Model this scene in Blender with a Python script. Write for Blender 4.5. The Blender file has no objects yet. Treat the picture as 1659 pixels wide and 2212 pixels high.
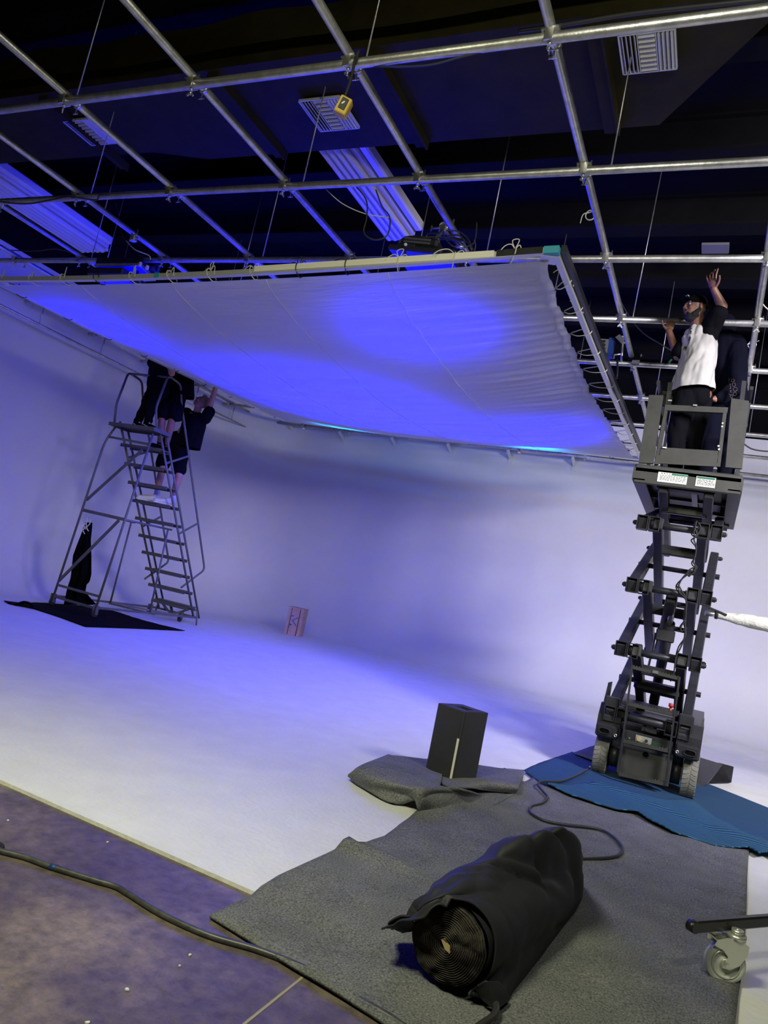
import bpy, bmesh, math, random
import numpy as np
from mathutils import Vector, Matrix, Quaternion, noise
from mathutils.bvhtree import BVHTree

random.seed(7)
sc = bpy.context.scene
COL = sc.collection

# ------------------------------------------------------------------ camera
EYE = Vector((0, 0, 1.2))
RW = Matrix(((0.895828, 0.1427779, -0.4208404), (0.3953156, 0.1765994, 0.901409), (0.2030214, -0.9738722, 0.1017604)))
FPX = 1580.0
cam_d = bpy.data.cameras.new('camera')
cam = bpy.data.objects.new('camera', cam_d)
COL.objects.link(cam)
sc.camera = cam
cam_d.sensor_fit = 'VERTICAL'
cam_d.sensor_height = 36
cam_d.lens = FPX / 2212 * 36
cam_d.clip_start = 0.05
cr, cu, cb = RW @ Vector((1, 0, 0)), RW @ Vector((0, -1, 0)), RW @ Vector((0, 0, -1))
cam.matrix_world = Matrix.Translation(EYE) @ Matrix((cr, cu, cb)).transposed().to_4x4()

# ------------------------------------------------------------------ world, exposure, area lights
world = bpy.data.worlds.new('world')
sc.world = world
world.use_nodes = True
world.node_tree.nodes['Background'].inputs[0].default_value = (0.35, 0.35, 0.6, 1)
world.node_tree.nodes['Background'].inputs[1].default_value = 0.0
sc.view_settings.view_transform = 'Standard'
sc.view_settings.look = 'None'
sc.view_settings.gamma = 1
sc.view_settings.use_curve_mapping = False
sc.view_settings.exposure = 0.0


def area(name, loc, target, sx, sy, power, color, spread=180):
    d = bpy.data.lights.new(name, 'AREA')
    d.shape = 'RECTANGLE'
    d.size, d.size_y = sx, sy
    d.energy = power
    d.color = color
    d.spread = math.radians(spread)
    o = bpy.data.objects.new(name, d)
    COL.objects.link(o)
    o.location = loc
    o.rotation_euler = (Vector(target) - Vector(loc)).to_track_quat('-Z', 'Y').to_euler()
    return o


BLUE = (0.0, 0.0, 1.0)
# work light behind the photographer; studio lamp high by the right side wall (its rays pass under the frame's right edge)
area('key_lamp', (-1.9, 0.2, 4.15), (-2.5, 2.7, 0.0), 1.0, 0.7, 108, (1.0, 1.0, 0.66), 135)
area('work_lamp', (0.7, 0.6, 3.9), (-.6, 4.2, 3.9), 0.5, 0.4, 65, (1.0, .98, 0.80), 170)
area('side_lamp', (3.3, 3.6, 4.5), (-1.2, 13.0, 0.8), 1.3, 1.3, 320, (0.92, 0.88, 1.0), 105)
# panels above the fabric (their bodies are built further down)
PANELS = [((-4.95, 8.1, 4.12), 1.3, 0.6, 780), ((-2.75, 5.8, 4.12), 0.55, 0.35, 36), ((-6.85, 6.05, 4.05), 0.55, 0.4, 44), ((-2.6, 9.3, 4.14), 1.4, .7, 70)]
STRIPS = [((-5.9, 10.2, 3.86), .7, .08, 22), ((-2.65, 10.35, 3.86), .55, .08, 16)]
for i, (p, sx, sy, w) in enumerate(PANELS):
    area('panel_lamp', p, (p[0], p[1] + .001, 0), sx, sy, w, BLUE, 145 if i in (0, 3) else 140)
for p, sx, sy, w in STRIPS:
    area('strip_lamp', p, (p[0], p[1] + .5, 3.5), sx, sy, w, (0.0, .32, 1.0), 170)


# ------------------------------------------------------------------ helpers
def at(px, py, x=None, y=None, z=None):
    d = RW @ Vector((px - 829.5, py - 1106, FPX))
    t = (x - EYE.x) / d.x if x is not None else (y - EYE.y) / d.y if y is not None else (z - EYE.z) / d.z
    return EYE + d * t


class MB:
    def __init__(s):
        s.v, s.f, s.sm = [], [], []

    def add(s, vs, fs, smooth=False):
        b = len(s.v)
        s.v += [Vector(v) for v in vs]
        s.f += [tuple(i + b for i in f) for f in fs]
        s.sm += [smooth] * len(fs)
        return s

    def hexa(s, P):  # 8 points: bottom 4 ccw, top 4
        return s.add(P, [(3, 2, 1, 0), (4, 5, 6, 7), (0, 1, 5, 4), (1, 2, 6, 5), (2, 3, 7, 6), (3, 0, 4, 7)])

    def box(s, c, d, rot=None, bev=0.0):
        c = Vector(c)
        h = Vector(d) / 2
        R = rot or Matrix.Identity(3)
        if bev <= 0:
            P = [Vector((x * h.x, y * h.y, z * h.z)) for z in (-1, 1) for x, y in ((-1, -1), (1, -1), (1, 1), (-1, 1))]
            return s.hexa([c + R @ p for p in P])
        b = min(bev, min(h) * .9)
        vs, idx = [], {}
        for sx in (-1, 1):
            for sy in (-1, 1):
                for sz in (-1, 1):
                    for k in range(3):
                        q = Vector((sx * (h.x - b), sy * (h.y - b), sz * (h.z - b)))
                        q[k] = (sx, sy, sz)[k] * h[k]
                        idx[(sx, sy, sz, k)] = len(vs)
                        vs.append(c + R @ q)
        fs = []
        for k in range(3):
            a, e = [(1, 2), (2, 0), (0, 1)][k]
            for sg in (-1, 1):
                cyc = []
                for sa, se in ((-1, -1), (1, -1), (1, 1), (-1, 1)):
                    t = [0, 0, 0]
                    t[k], t[a], t[e] = sg, sa, se
                    cyc.append(idx[(*t, k)])
                fs.append(tuple(cyc if sg > 0 else cyc[::-1]))
            for sa in (-1, 1):
                for se in (-1, 1):
                    t0, t1 = [0, 0, 0], [0, 0, 0]
                    t0[a] = t1[a] = sa
                    t0[e] = t1[e] = se
                    t0[k], t1[k] = -1, 1
                    q = [idx[(*t0, a)], idx[(*t1, a)], idx[(*t1, e)], idx[(*t0, e)]]
                    fs.append(tuple(q if sa * se < 0 else q[::-1]))
        for sx in (-1, 1):
            for sy in (-1, 1):
                for sz in (-1, 1):
                    q = [idx[(sx, sy, sz, k)] for k in range(3)]
                    fs.append(tuple(q if sx * sy * sz > 0 else q[::-1]))
        return s.add(vs, fs)

    def bar(s, p0, p1, w, h, up=(0, 0, 1), bev=0.0):
        p0, p1 = Vector(p0), Vector(p1)
        y = (p1 - p0)
        L = y.length
        y.normalize()
        up = Vector(up)
        if abs(y.dot(up)) > .98:
            up = Vector((0, 1, 0))
        x = y.cross(up).normalized()
        z = x.cross(y)
        R = Matrix((x, y, z)).transposed()
        return s.box((p0 + p1) / 2, (w, L, h), R, bev)

    def tube(s, pts, r, n=10, caps=True, smooth=True):
        pts = [Vector(p) for p in pts]
        rs = r if isinstance(r, (list, tuple)) else [r] * len(pts)
        rings, nrm = [], None
        for i, p in enumerate(pts):
            t = (pts[min(i + 1, len(pts) - 1)] - pts[max(i - 1, 0)])
            if t.length < 1e-9:
                t = Vector((0, 0, 1))
            t.normalize()
            if nrm is None:
                a = Vector((0, 0, 1)) if abs(t.z) < .9 else Vector((1, 0, 0))
                nrm = t.cross(a).normalized()
            else:
                nrm = (nrm - t * nrm.dot(t))
                nrm = nrm.normalized() if nrm.length > 1e-6 else t.orthogonal().normalized()
            bn = t.cross(nrm)
            rings.append([p + (nrm * math.cos(2 * math.pi * k / n) + bn * math.sin(2 * math.pi * k / n)) * rs[i] for k in range(n)])
        b = len(s.v)
        for rg in rings:
            s.v += rg
        for i in range(len(pts) - 1):
            for k in range(n):
                k2 = (k + 1) % n
                s.f.append((b + i * n + k, b + i * n + k2, b + (i + 1) * n + k2, b + (i + 1) * n + k))
                s.sm.append(smooth)
        if caps:
            s.f.append(tuple(b + k for k in reversed(range(n))))
            s.sm.append(False)
            s.f.append(tuple(b + (len(pts) - 1) * n + k for k in range(n)))
            s.sm.append(False)
        return s

    def cyl(s, p0, p1, r, n=16):
        return s.tube([p0, p1], r, n)

    def ring(s, c, axis, prof, n=28, smooth=True):  # lathe: prof = [(radius, offset along axis)], closed loop
        axis = Vector(axis).normalized()
        a = axis.orthogonal().normalized()
        b_ = axis.cross(a)
        b = len(s.v)
        m = len(prof)
        for k in range(n):
            d = a * math.cos(2 * math.pi * k / n) + b_ * math.sin(2 * math.pi * k / n)
            for r, o in prof:
                s.v.append(Vector(c) + d * r + axis * o)
        for k in range(n):
            k2 = (k + 1) % n
            for j in range(m):
                j2 = (j + 1) % m
                s.f.append((b + k * m + j, b + k2 * m + j, b + k2 * m + j2, b + k * m + j2))
                s.sm.append(smooth)
        return s

    def prism(s, poly, off):  # planar polygon extruded by off
        poly = [Vector(p) for p in poly]
        n = len(poly)
        off = Vector(off)
        vs = poly + [p + off for p in poly]
        fs = [tuple(range(n))[::-1], tuple(range(n, 2 * n))] + [(i, (i + 1) % n, n + (i + 1) % n, n + i) for i in range(n)]
        return s.add(vs, fs)

    def grid(s, fn, nu, nv, smooth=True, thick=0.0):
        P = [[Vector(fn(i / nu, j / nv)) for j in range(nv + 1)] for i in range(nu + 1)]
        idx = lambda i, j: i * (nv + 1) + j
        vs = [p for row in P for p in row]
        fs = [(idx(i, j), idx(i + 1, j), idx(i + 1, j + 1), idx(i, j + 1)) for i in range(nu) for j in range(nv)]
        s.add(vs, fs, smooth)
        return s


def spline(pts, n=8):
    pts = [Vector(p) for p in pts]
    out = []
    for i in range(len(pts) - 1):
        p0, p1, p2, p3 = pts[max(i - 1, 0)], pts[i], pts[i + 1], pts[min(i + 2, len(pts) - 1)]
        for k in range(n):
            t = k / n
            out.append(.5 * ((2 * p1) + (p2 - p0) * t + (2 * p0 - 5 * p1 + 4 * p2 - p3) * t * t + (3 * p1 - p0 - 3 * p2 + p3) * t ** 3))
    out.append(pts[-1])
    return out


def rounded(pts, r, n=5):  # polyline with filleted corners
    pts = [Vector(p) for p in pts]
    out = [pts[0]]
    for i in range(1, len(pts) - 1):
        a, b, c = pts[i - 1], pts[i], pts[i + 1]
        d0, d1 = (a - b), (c - b)
        q = min(r, d0.length * .45, d1.length * .45)
        s0, s1 = b + d0.normalized() * q, b + d1.normalized() * q
        for k in range(n + 1):
            t = k / n
            out.append(s0 * (1 - t) ** 2 + b * 2 * t * (1 - t) + s1 * t * t)
    out.append(pts[-1])
    return out


def wpos(o):
    p = Vector(o.location)
    while o.parent:
        o = o.parent
        p += Vector(o.location)
    return p


def obj(name, mb, m, parent=None, label=None, origin=None, solid=0.0, sub=0):
    me = bpy.data.meshes.new(name)
    vs = mb.v
    if parent is not None:
        base = wpos(parent)
        loc = Vector((0, 0, 0))
    else:
        if origin is None:
            xs = [v.x for v in vs]; ys = [v.y for v in vs]; zs = [v.z for v in vs]
            origin = Vector(((min(xs) + max(xs)) / 2, (min(ys) + max(ys)) / 2, min(zs)))
        base = Vector(origin)
        loc = base
    me.from_pydata([tuple(v - base) for v in vs], [], mb.f)
    me.polygons.foreach_set('use_smooth', mb.sm)
    me.update()
    me.materials.append(m)
    o = bpy.data.objects.new(name, me)
    COL.objects.link(o)
    o.location = loc
    if parent is not None:
        o.parent = parent
    if solid:
        md = o.modifiers.new('solid', 'SOLIDIFY')
        md.thickness = solid
        md.offset = 0
    if sub:
        md = o.modifiers.new('sub', 'SUBSURF')
        md.levels = md.render_levels = sub
    if label:
        o['label'] = label
    return o


def tag(o, label, cat, group=None, kind=None):
    o['label'] = label
    o['category'] = cat
    if group:
        o['group'] = group
    if kind:
        o['kind'] = kind
    return o


def thing(name, label, cat, loc=(0, 0, 0), group=None):
    o = bpy.data.objects.new(name, None)
    o.empty_display_size = .1
    COL.objects.link(o)
    o.location = loc
    return tag(o, label, cat, group)


def struct(name, mb, m, **k):
    o = obj(name, mb, m, **k)
    o['kind'] = 'structure'
    return o


# ------------------------------------------------------------------ materials
def mat(name, col, rough=.6, metal=0.0, noise_amt=0.0, noise_scale=8.0, bump=0.0, bump_scale=40.0, emit=None, emit_s=1.0, spec=.5, col2=None, sheen=0.0):
    m = bpy.data.materials.new(name)
    m.use_nodes = True
    nt = m.node_tree
    N, L = nt.nodes, nt.links
    b = N['Principled BSDF']
    b.inputs['Base Color'].default_value = (*col, 1)
    b.inputs['Roughness'].default_value = rough
    b.inputs['Metallic'].default_value = metal
    b.inputs['Specular IOR Level'].default_value = spec
    if sheen:
        b.inputs['Sheen Weight'].default_value = sheen
    tc = N.new('ShaderNodeTexCoord')
    if noise_amt or col2:
        n = N.new('ShaderNodeTexNoise')
        n.inputs['Scale'].default_value = noise_scale
        n.inputs['Detail'].default_value = 6
        n.inputs['Roughness'].default_value = .65
        L.new(tc.outputs['Object'], n.inputs['Vector'])
        r = N.new('ShaderNodeValToRGB')
        r.color_ramp.elements[0].position = .32
        r.color_ramp.elements[1].position = .68
        c2 = col2 or tuple(min(1, c * (1 + noise_amt)) for c in col)
        c1 = col if col2 else tuple(c * (1 - noise_amt) for c in col)
        r.color_ramp.elements[0].color = (*c1, 1)
        r.color_ramp.elements[1].color = (*c2, 1)
        L.new(n.outputs['Fac'], r.inputs[0])
        L.new(r.outputs[0], b.inputs['Base Color'])
    if bump:
        n2 = N.new('ShaderNodeTexNoise')
        n2.inputs['Scale'].default_value = bump_scale
        n2.inputs['Detail'].default_value = 5
        L.new(tc.outputs['Object'], n2.inputs['Vector'])
        bp = N.new('ShaderNodeBump')
        bp.inputs['Strength'].default_value = bump
        bp.inputs['Distance'].default_value = .02
        L.new(n2.outputs['Fac'], bp.inputs['Height'])
        L.new(bp.outputs[0], b.inputs['Normal'])
    if emit:
        b.inputs['Emission Color'].default_value = (*emit, 1)
        b.inputs['Emission Strength'].default_value = emit_s
    return m


M = {}
M['cyc'] = mat('cyc_paint', (.74, .74, .74), .62, noise_amt=.025, noise_scale=1.5, bump=.05, bump_scale=6)
M['cycf'] = mat('cyc_floor_paint', (.74, .745, .72), .5, noise_amt=.05, noise_scale=3.5, bump=.22, bump_scale=38)
M['galv'] = mat('galvanised_steel', (.55, .55, .53), .38, .85, noise_amt=.22, noise_scale=14, bump=.08, bump_scale=60)
M['steel'] = mat('bright_steel', (.62, .62, .60), .3, .9)
M['alu'] = mat('pale_aluminium', (.62, .62, .58), .42, .5)
M['creamtape'] = mat('cream_tape', (.80, .78, .64), .6)
M['tealtape'] = mat('teal_tape', (.04, .30, .38), .5)
M['blackmetal'] = mat('black_paint', (.018, .018, .02), .38, .2, noise_amt=.3, noise_scale=9)
M['liftmetal'] = mat('lift_paint', (.024, .025, .030), .42, .15, noise_amt=.35, noise_scale=7, bump=.05, bump_scale=30)
M['liftpanel'] = mat('lift_panel_paint', (.038, .039, .034), .55, .0, noise_amt=.25, noise_scale=6)
M['ladder'] = mat('ladder_paint', (.13, .13, .12), .5, .2, noise_amt=.2)
M['tread'] = mat('tread_paint', (.10, .10, .08), .7, 0, bump=.4, bump_scale=120)
M['rubber'] = mat('black_rubber', (.02, .02, .02), .7)
M['tyre'] = mat('tyre_rubber', (.20, .195, .165), .8, noise_amt=.2, noise_scale=10)
M['duct'] = mat('duct_paint', (.028, .024, .007), .8, spec=.15, noise_amt=.25, noise_scale=3, bump=.15, bump_scale=4)
M['roof'] = mat('roof_paint', (.004, .004, .0045), .9, spec=.1, noise_amt=.3, noise_scale=2)
M['white'] = mat('white_enamel', (.72, .72, .68), .5)
M['tubewhite'] = mat('white_tube', (.72, .69, .50), .45)
M['black'] = mat('black_cloth', (.003, .003, .0035), .9, spec=.05)
M['blackshirt'] = mat('black_cotton', (.0035, .0035, .0055), .9, spec=.08)
M['navy'] = mat('dark_navy_cotton', (.003, .0035, .010), .9, spec=.08)
M['duvet'] = mat('duvetyne', (.020, .020, .026), .62, bump=.1, bump_scale=5, spec=.35)
M['rollend'] = mat('roll_end', (.040, .034, .028), .9, noise_amt=.5, noise_scale=18, bump=.9, bump_scale=26)
M['skin_dark'] = mat('brown_skin', (.20, .095, .055), .5, noise_amt=.12, noise_scale=20)
M['skin_mid'] = mat('tan_skin', (.42, .21, .14), .5, noise_amt=.1, noise_scale=20)
M['skin_red'] = mat('warm_brown_skin', (.30, .14, .10), .5, noise_amt=.1, noise_scale=20)
M['beard'] = mat('black_hair', (.006, .005, .004), .8, bump=.6, bump_scale=160)
M['blond'] = mat('sandy_hair', (.30, .22, .13), .8, bump=.5, bump_scale=160)
M['tee'] = mat('white_cotton', (.44, .43, .40), .85, bump=.12, bump_scale=14)
M['eye'] = mat('eye_white', (.6, .58, .55), .3)
M['pupil'] = mat('pupil', (.01, .006, .004), .3)
M['lip'] = mat('lips', (.22, .08, .06), .5)
M['shoewhite'] = mat('white_leather', (.68, .68, .68), .5)
M['sock'] = mat('white_sock', (.6, .6, .62), .9)
M['rope'] = mat('white_cord', (.68, .65, .50), .8)
M['blackcord'] = mat('black_cord', (.01, .01, .01), .7)
M['cable'] = mat('cable_rubber', (.03, .03, .032), .45)
M['cablegrey'] = mat('worn_cable', (.055, .055, .055), .4, noise_amt=.4, noise_scale=30)
M['wood'] = mat('crate_wood', (.52, .34, .22), .7, noise_amt=.18, noise_scale=9)
M['wooddark'] = mat('crate_gap', (.10, .05, .03), .8)
M['blueink'] = mat('blue_ink', (.02, .10, .42), .7)
M['boxblack'] = mat('box_black', (.028, .029, .03), .6, noise_amt=.15, noise_scale=5)
M['yellowpaint'] = mat('yellow_paint', (.55, .36, .05), .5, noise_amt=.2, noise_scale=20)
M['sticker'] = mat('white_sticker', (.70, .70, .62), .5)
M['green'] = mat('green_ink', (.02, .22, .12), .6)
M['ink'] = mat('dark_ink', (.03, .03, .03), .6)
M['redprint'] = mat('red_print', (.25, .04, .05), .8)
M['cardboard'] = mat('cardboard', (.42, .32, .16), .8)
M['red'] = mat('red_plastic', (.45, .04, .04), .4)
M['zinc'] = mat('zinc_plate', (.60, .62, .56), .3, .65)
M['rubbergrey'] = mat('grey_wheel', (.50, .53, .48), .5)
M['wrap'] = mat('pale_wrap', (.50, .50, .44), .75, bump=1.0, bump_scale=16)
M['bluepanel'] = mat('blue_lamp_face', (.05, .05, .3), .4, emit=(0.0, 0.0, 1.0), emit_s=.75)
M['greyplate'] = mat('grey_plate', (.14, .14, .13), .7)
M['navyplastic'] = mat('blue_plastic', (.01, .04, .16), .5)


def concrete():
    m = bpy.data.materials.new('stained_concrete')
    m.use_nodes = True
    N, L = m.node_tree.nodes, m.node_tree.links
    b = N['Principled BSDF']
    tc = N.new('ShaderNodeTexCoord')
    n1 = N.new('ShaderNodeTexNoise'); n1.inputs['Scale'].default_value = 1.5; n1.inputs['Detail'].default_value = 8; n1.inputs['Roughness'].default_value = .6
    n2 = N.new('ShaderNodeTexNoise'); n2.inputs['Scale'].default_value = 22; n2.inputs['Detail'].default_value = 6; n2.inputs['Roughness'].default_value = .7
    vo = N.new('ShaderNodeTexVoronoi'); vo.feature = 'DISTANCE_TO_EDGE'; vo.inputs['Scale'].default_value = 22
    nd = N.new('ShaderNodeTexNoise'); nd.inputs['Scale'].default_value = 6
    mx = N.new('ShaderNodeVectorMath'); mx.operation = 'MULTIPLY_ADD'
    mx.inputs[1].default_value = (.18, .18, .18)
    for n in (n1, n2, nd):
        L.new(tc.outputs['Object'], n.inputs['Vector'])
    L.new(nd.outputs['Color'], mx.inputs[0]); L.new(tc.outputs['Object'], mx.inputs[2]); L.new(mx.outputs[0], vo.inputs['Vector'])
    r = N.new('ShaderNodeValToRGB')
    e = r.color_ramp.elements
    e[0].position = .30; e[0].color = (.075, .057, .050, 1)
    e[1].position = .72; e[1].color = (.29, .235, .155, 1)
    k = e.new(.5); k.color = (.115, .092, .08, 1)
    L.new(n1.outputs['Fac'], r.inputs[0])
    r2 = N.new('ShaderNodeValToRGB')
    r2.color_ramp.elements[0].position = .3; r2.color_ramp.elements[0].color = (.55, .55, .55, 1)
    r2.color_ramp.elements[1].position = .7; r2.color_ramp.elements[1].color = (1.35, 1.35, 1.35, 1)
    L.new(n2.outputs['Fac'], r2.inputs[0])
    mu = N.new('ShaderNodeMix'); mu.data_type = 'RGBA'; mu.blend_type = 'MULTIPLY'; mu.inputs[0].default_value = 1
    L.new(r.outputs[0], mu.inputs[6]); L.new(r2.outputs[0], mu.inputs[7])
    r3 = N.new('ShaderNodeValToRGB')
    r3.color_ramp.elements[0].position = 0; r3.color_ramp.elements[0].color = (.72, .7, .7, 1)
    r3.color_ramp.elements[1].position = .03; r3.color_ramp.elements[1].color = (1, 1, 1, 1)
    L.new(vo.outputs[0], r3.inputs[0])
    mu2 = N.new('ShaderNodeMix'); mu2.data_type = 'RGBA'; mu2.blend_type = 'MULTIPLY'; mu2.inputs[0].default_value = .6
    L.new(mu.outputs[2], mu2.inputs[6]); L.new(r3.outputs[0], mu2.inputs[7])
    # noise meant for the blue-violet light on the concrete, not linked into the colour
    n4 = N.new('ShaderNodeTexNoise'); n4.inputs['Scale'].default_value = 2.6; n4.inputs['Detail'].default_value = 5
    L.new(tc.outputs['Object'], n4.inputs['Vector'])
    L.new(mu2.outputs[2], b.inputs['Base Color'])
    b.inputs['Roughness'].default_value = .55
    bp = N.new('ShaderNodeBump'); bp.inputs['Strength'].default_value = .2; bp.inputs['Distance'].default_value = .01
    L.new(n2.outputs['Fac'], bp.inputs['Height']); L.new(bp.outputs[0], b.inputs['Normal'])
    return m


def carpet_mat():
    m = bpy.data.materials.new('grey_felt_carpet')
    m.use_nodes = True
    N, L = m.node_tree.nodes, m.node_tree.links
    b = N['Principled BSDF']
    tc = N.new('ShaderNodeTexCoord')
    n1 = N.new('ShaderNodeTexNoise'); n1.inputs['Scale'].default_value = 130; n1.inputs['Detail'].default_value = 4; n1.inputs['Roughness'].default_value = .8
    n2 = N.new('ShaderNodeTexNoise'); n2.inputs['Scale'].default_value = 5; n2.inputs['Detail'].default_value = 3
    L.new(tc.outputs['Object'], n1.inputs['Vector']); L.new(tc.outputs['Object'], n2.inputs['Vector'])
    r = N.new('ShaderNodeValToRGB')
    r.color_ramp.elements[0].position = .36; r.color_ramp.elements[0].color = (.062, .066, .070, 1)
    r.color_ramp.elements[1].position = .66; r.color_ramp.elements[1].color = (.27, .275, .28, 1)
    L.new(n1.outputs['Fac'], r.inputs[0])
    r2 = N.new('ShaderNodeValToRGB')
    r2.color_ramp.elements[0].position = .3; r2.color_ramp.elements[0].color = (.82, .82, .84, 1)
    r2.color_ramp.elements[1].position = .7; r2.color_ramp.elements[1].color = (1.12, 1.12, 1.1, 1)
    L.new(n2.outputs['Fac'], r2.inputs[0])
    mu = N.new('ShaderNodeMix'); mu.data_type = 'RGBA'; mu.blend_type = 'MULTIPLY'; mu.inputs[0].default_value = 1
    L.new(r.outputs[0], mu.inputs[6]); L.new(r2.outputs[0], mu.inputs[7])
    L.new(mu.outputs[2], b.inputs['Base Color'])
    b.inputs['Roughness'].default_value = .95
    b.inputs['Specular IOR Level'].default_value = .1
    bp = N.new('ShaderNodeBump'); bp.inputs['Strength'].default_value = .6; bp.inputs['Distance'].default_value = .006
    L.new(n1.outputs['Fac'], bp.inputs['Height']); L.new(bp.outputs[0], b.inputs['Normal'])
    return m


def quilt_mat(name, col, lines):
    m = bpy.data.materials.new(name)
    m.use_nodes = True
    N, L = m.node_tree.nodes, m.node_tree.links
    b = N['Principled BSDF']
    tc = N.new('ShaderNodeTexCoord')
    w = N.new('ShaderNodeTexWave'); w.bands_direction = 'Y'; w.inputs['Scale'].default_value = 9; w.inputs['Distortion'].default_value = 7
    w.inputs['Detail'].default_value = 1; w.inputs['Detail Scale'].default_value = .45
    L.new(tc.outputs['Object'], w.inputs['Vector'])
    n = N.new('ShaderNodeTexNoise'); n.inputs['Scale'].default_value = 40; n.inputs['Detail'].default_value = 5
    L.new(tc.outputs['Object'], n.inputs['Vector'])
    r = N.new('ShaderNodeValToRGB')
    r.color_ramp.elements[0].position = .80; r.color_ramp.elements[0].color = (*col, 1)
    r.color_ramp.elements[1].position = .93; r.color_ramp.elements[1].color = (*[min(1, c * (1 + lines)) for c in col], 1)
    L.new(w.outputs['Fac'], r.inputs[0])
    L.new(r.outputs[0], b.inputs['Base Color'])
    b.inputs['Roughness'].default_value = .9
    bp = N.new('ShaderNodeBump'); bp.inputs['Strength'].default_value = .5; bp.inputs['Distance'].default_value = .01
    mxx = N.new('ShaderNodeMath'); mxx.operation = 'ADD'
    L.new(n.outputs['Fac'], mxx.inputs[0]); L.new(w.outputs['Fac'], mxx.inputs[1])
    L.new(mxx.outputs[0], bp.inputs['Height']); L.new(bp.outputs[0], b.inputs['Normal'])
    return m


def fabric_mat():
    m = bpy.data.materials.new('white_muslin')
    m.use_nodes = True
    N, L = m.node_tree.nodes, m.node_tree.links
    N.remove(N['Principled BSDF'])
    out = N['Material Output']
    d = N.new('ShaderNodeBsdfDiffuse'); d.inputs[0].default_value = (.78, .78, .80, 1)
    t = N.new('ShaderNodeBsdfTranslucent'); t.inputs[0].default_value = (.80, .80, .86, 1)
    mx = N.new('ShaderNodeMixShader'); mx.inputs[0].default_value = .42
    L.new(d.outputs[0], mx.inputs[1]); L.new(t.outputs[0], mx.inputs[2]); L.new(mx.outputs[0], out.inputs[0])
    tc = N.new('ShaderNodeTexCoord')
    mp = N.new('ShaderNodeMapping'); mp.inputs['Scale'].default_value = (1.1, 9, 1)
    L.new(tc.outputs['Object'], mp.inputs[0])
    n = N.new('ShaderNodeTexNoise'); n.inputs['Scale'].default_value = 1.7; n.inputs['Detail'].default_value = 6; n.inputs['Distortion'].default_value = .7
    L.new(mp.outputs[0], n.inputs['Vector'])
    n2 = N.new('ShaderNodeTexNoise'); n2.inputs['Scale'].default_value = 5; n2.inputs['Detail'].default_value = 5
    L.new(tc.outputs['Object'], n2.inputs['Vector'])
    ad = N.new('ShaderNodeMath'); ad.operation = 'MULTIPLY_ADD'; ad.inputs[1].default_value = .35
    L.new(n2.outputs['Fac'], ad.inputs[0]); L.new(n.outputs['Fac'], ad.inputs[2])
    bp = N.new('ShaderNodeBump'); bp.inputs['Strength'].default_value = .3; bp.inputs['Distance'].default_value = .04
    L.new(ad.outputs[0], bp.inputs['Height'])
    L.new(bp.outputs[0], d.inputs['Normal']); L.new(bp.outputs[0], t.inputs['Normal'])
    return m


M['concrete'] = concrete()
M['carpet'] = carpet_mat()
M['blanket'] = quilt_mat('blue_blanket', (.008, .050, .125), .35)
M['quilt'] = quilt_mat('teal_quilted_blanket', (.008, .046, .092), 3.0)
M['muslin'] = fabric_mat()

# ================================================================== SETTING
XL, YB, RC, CO, ZT, Y0 = -10.0, 13.65, 1.8, 1.0, 5.0, 2.52
PIPE_Z = 4.30


def cyc_prof(d_z):  # 0..1 : from the floor edge of the cove up to the top of the wall -> (distance from wall, height)
    if d_z < .5:
        a = d_z / .5 * math.pi / 2
        return CO * (1 - math.sin(a)), CO * (1 - math.cos(a))
    return 0.0, CO + (ZT - CO) * (d_z - .5) / .5


def sweep(path, nrm):
    mb = MB()
    n = len(path) - 1

    def fn(u, v):
        i = min(n, int(round(u * n)))
        d, z = cyc_prof(v)
        p, q = path[i], nrm[i]
        return (p[0] + q[0] * d, p[1] + q[1] * d, z)
    return mb.grid(fn, n, 40)


arc = [(XL + RC - RC * math.cos(a), YB - RC + RC * math.sin(a), math.cos(a), -math.sin(a)) for a in [math.pi / 2 * k / 24 for k in range(25)]]
left = [(XL, y, 1, 0) for y in np.linspace(0.6, YB - RC, 24)][:-1] + arc[:13]
back = arc[12:] + [(x, YB, 0, -1) for x in np.linspace(XL + RC, 4.2, 30)][1:]
struct('wall_left', sweep([p[:2] for p in left], [p[2:] for p in left]), M['cyc'], label='white painted infinity cove wall on the left, curving into the floor')
struct('wall_back', sweep([p[:2] for p in back], [p[2:] for p in back]), M['cyc'], label='white painted infinity cove wall at the back')
poly = [(4.2, Y0), (XL + CO, Y0)] + [(p[0] + p[2] * CO, p[1] + p[3] * CO) for p in arc] + [(4.2, YB - CO)]
struct('floor', MB().prism([(x, y, -.02) for x, y in poly][::-1], (0, 0, .02)), M['cycf'], label='white painted cove floor with scuffs')
mb = MB()
# concrete slabs either side of the sawn joint
ja, jb = at(664, 2103, z=-.015), at(528, 2212, z=-.015)
jd = (jb - ja).normalized()
j0, j1 = ja - jd * 6, jb + jd * 6
nn = Vector((jd.y, -jd.x, 0)) * .003
mb.prism([(-12, -6, -.17), (j0.x - nn.x, -6, -.17), (j0.x - nn.x, Y0, -.17), (-12, Y0, -.17)], (0, 0, .001))
conc = MB()
up0 = Vector((0, 0, -.005))
M['jointfill'] = mat('joint_filler', (.34, .30, .22), .8)
s0 = ja + jd * ((-6 - ja.y) / jd.y)
s1 = ja + jd * ((Y0 - ja.y) / jd.y)
sa, sb = (s0, s1)
conc.prism([(-12, -6, -.115), (sa.x - .003, -6, -.115), (sb.x - .003, Y0, -.115), (-12, Y0, -.115)], (0, 0, .1))
conc.prism([(sa.x + .003, -6, -.115), (6, -6, -.115), (6, Y0, -.115), (sb.x + .003, Y0, -.115)], (0, 0, .1))
conc.box((-3, -1.7, -.13), (18, 8.5, .02))
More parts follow.
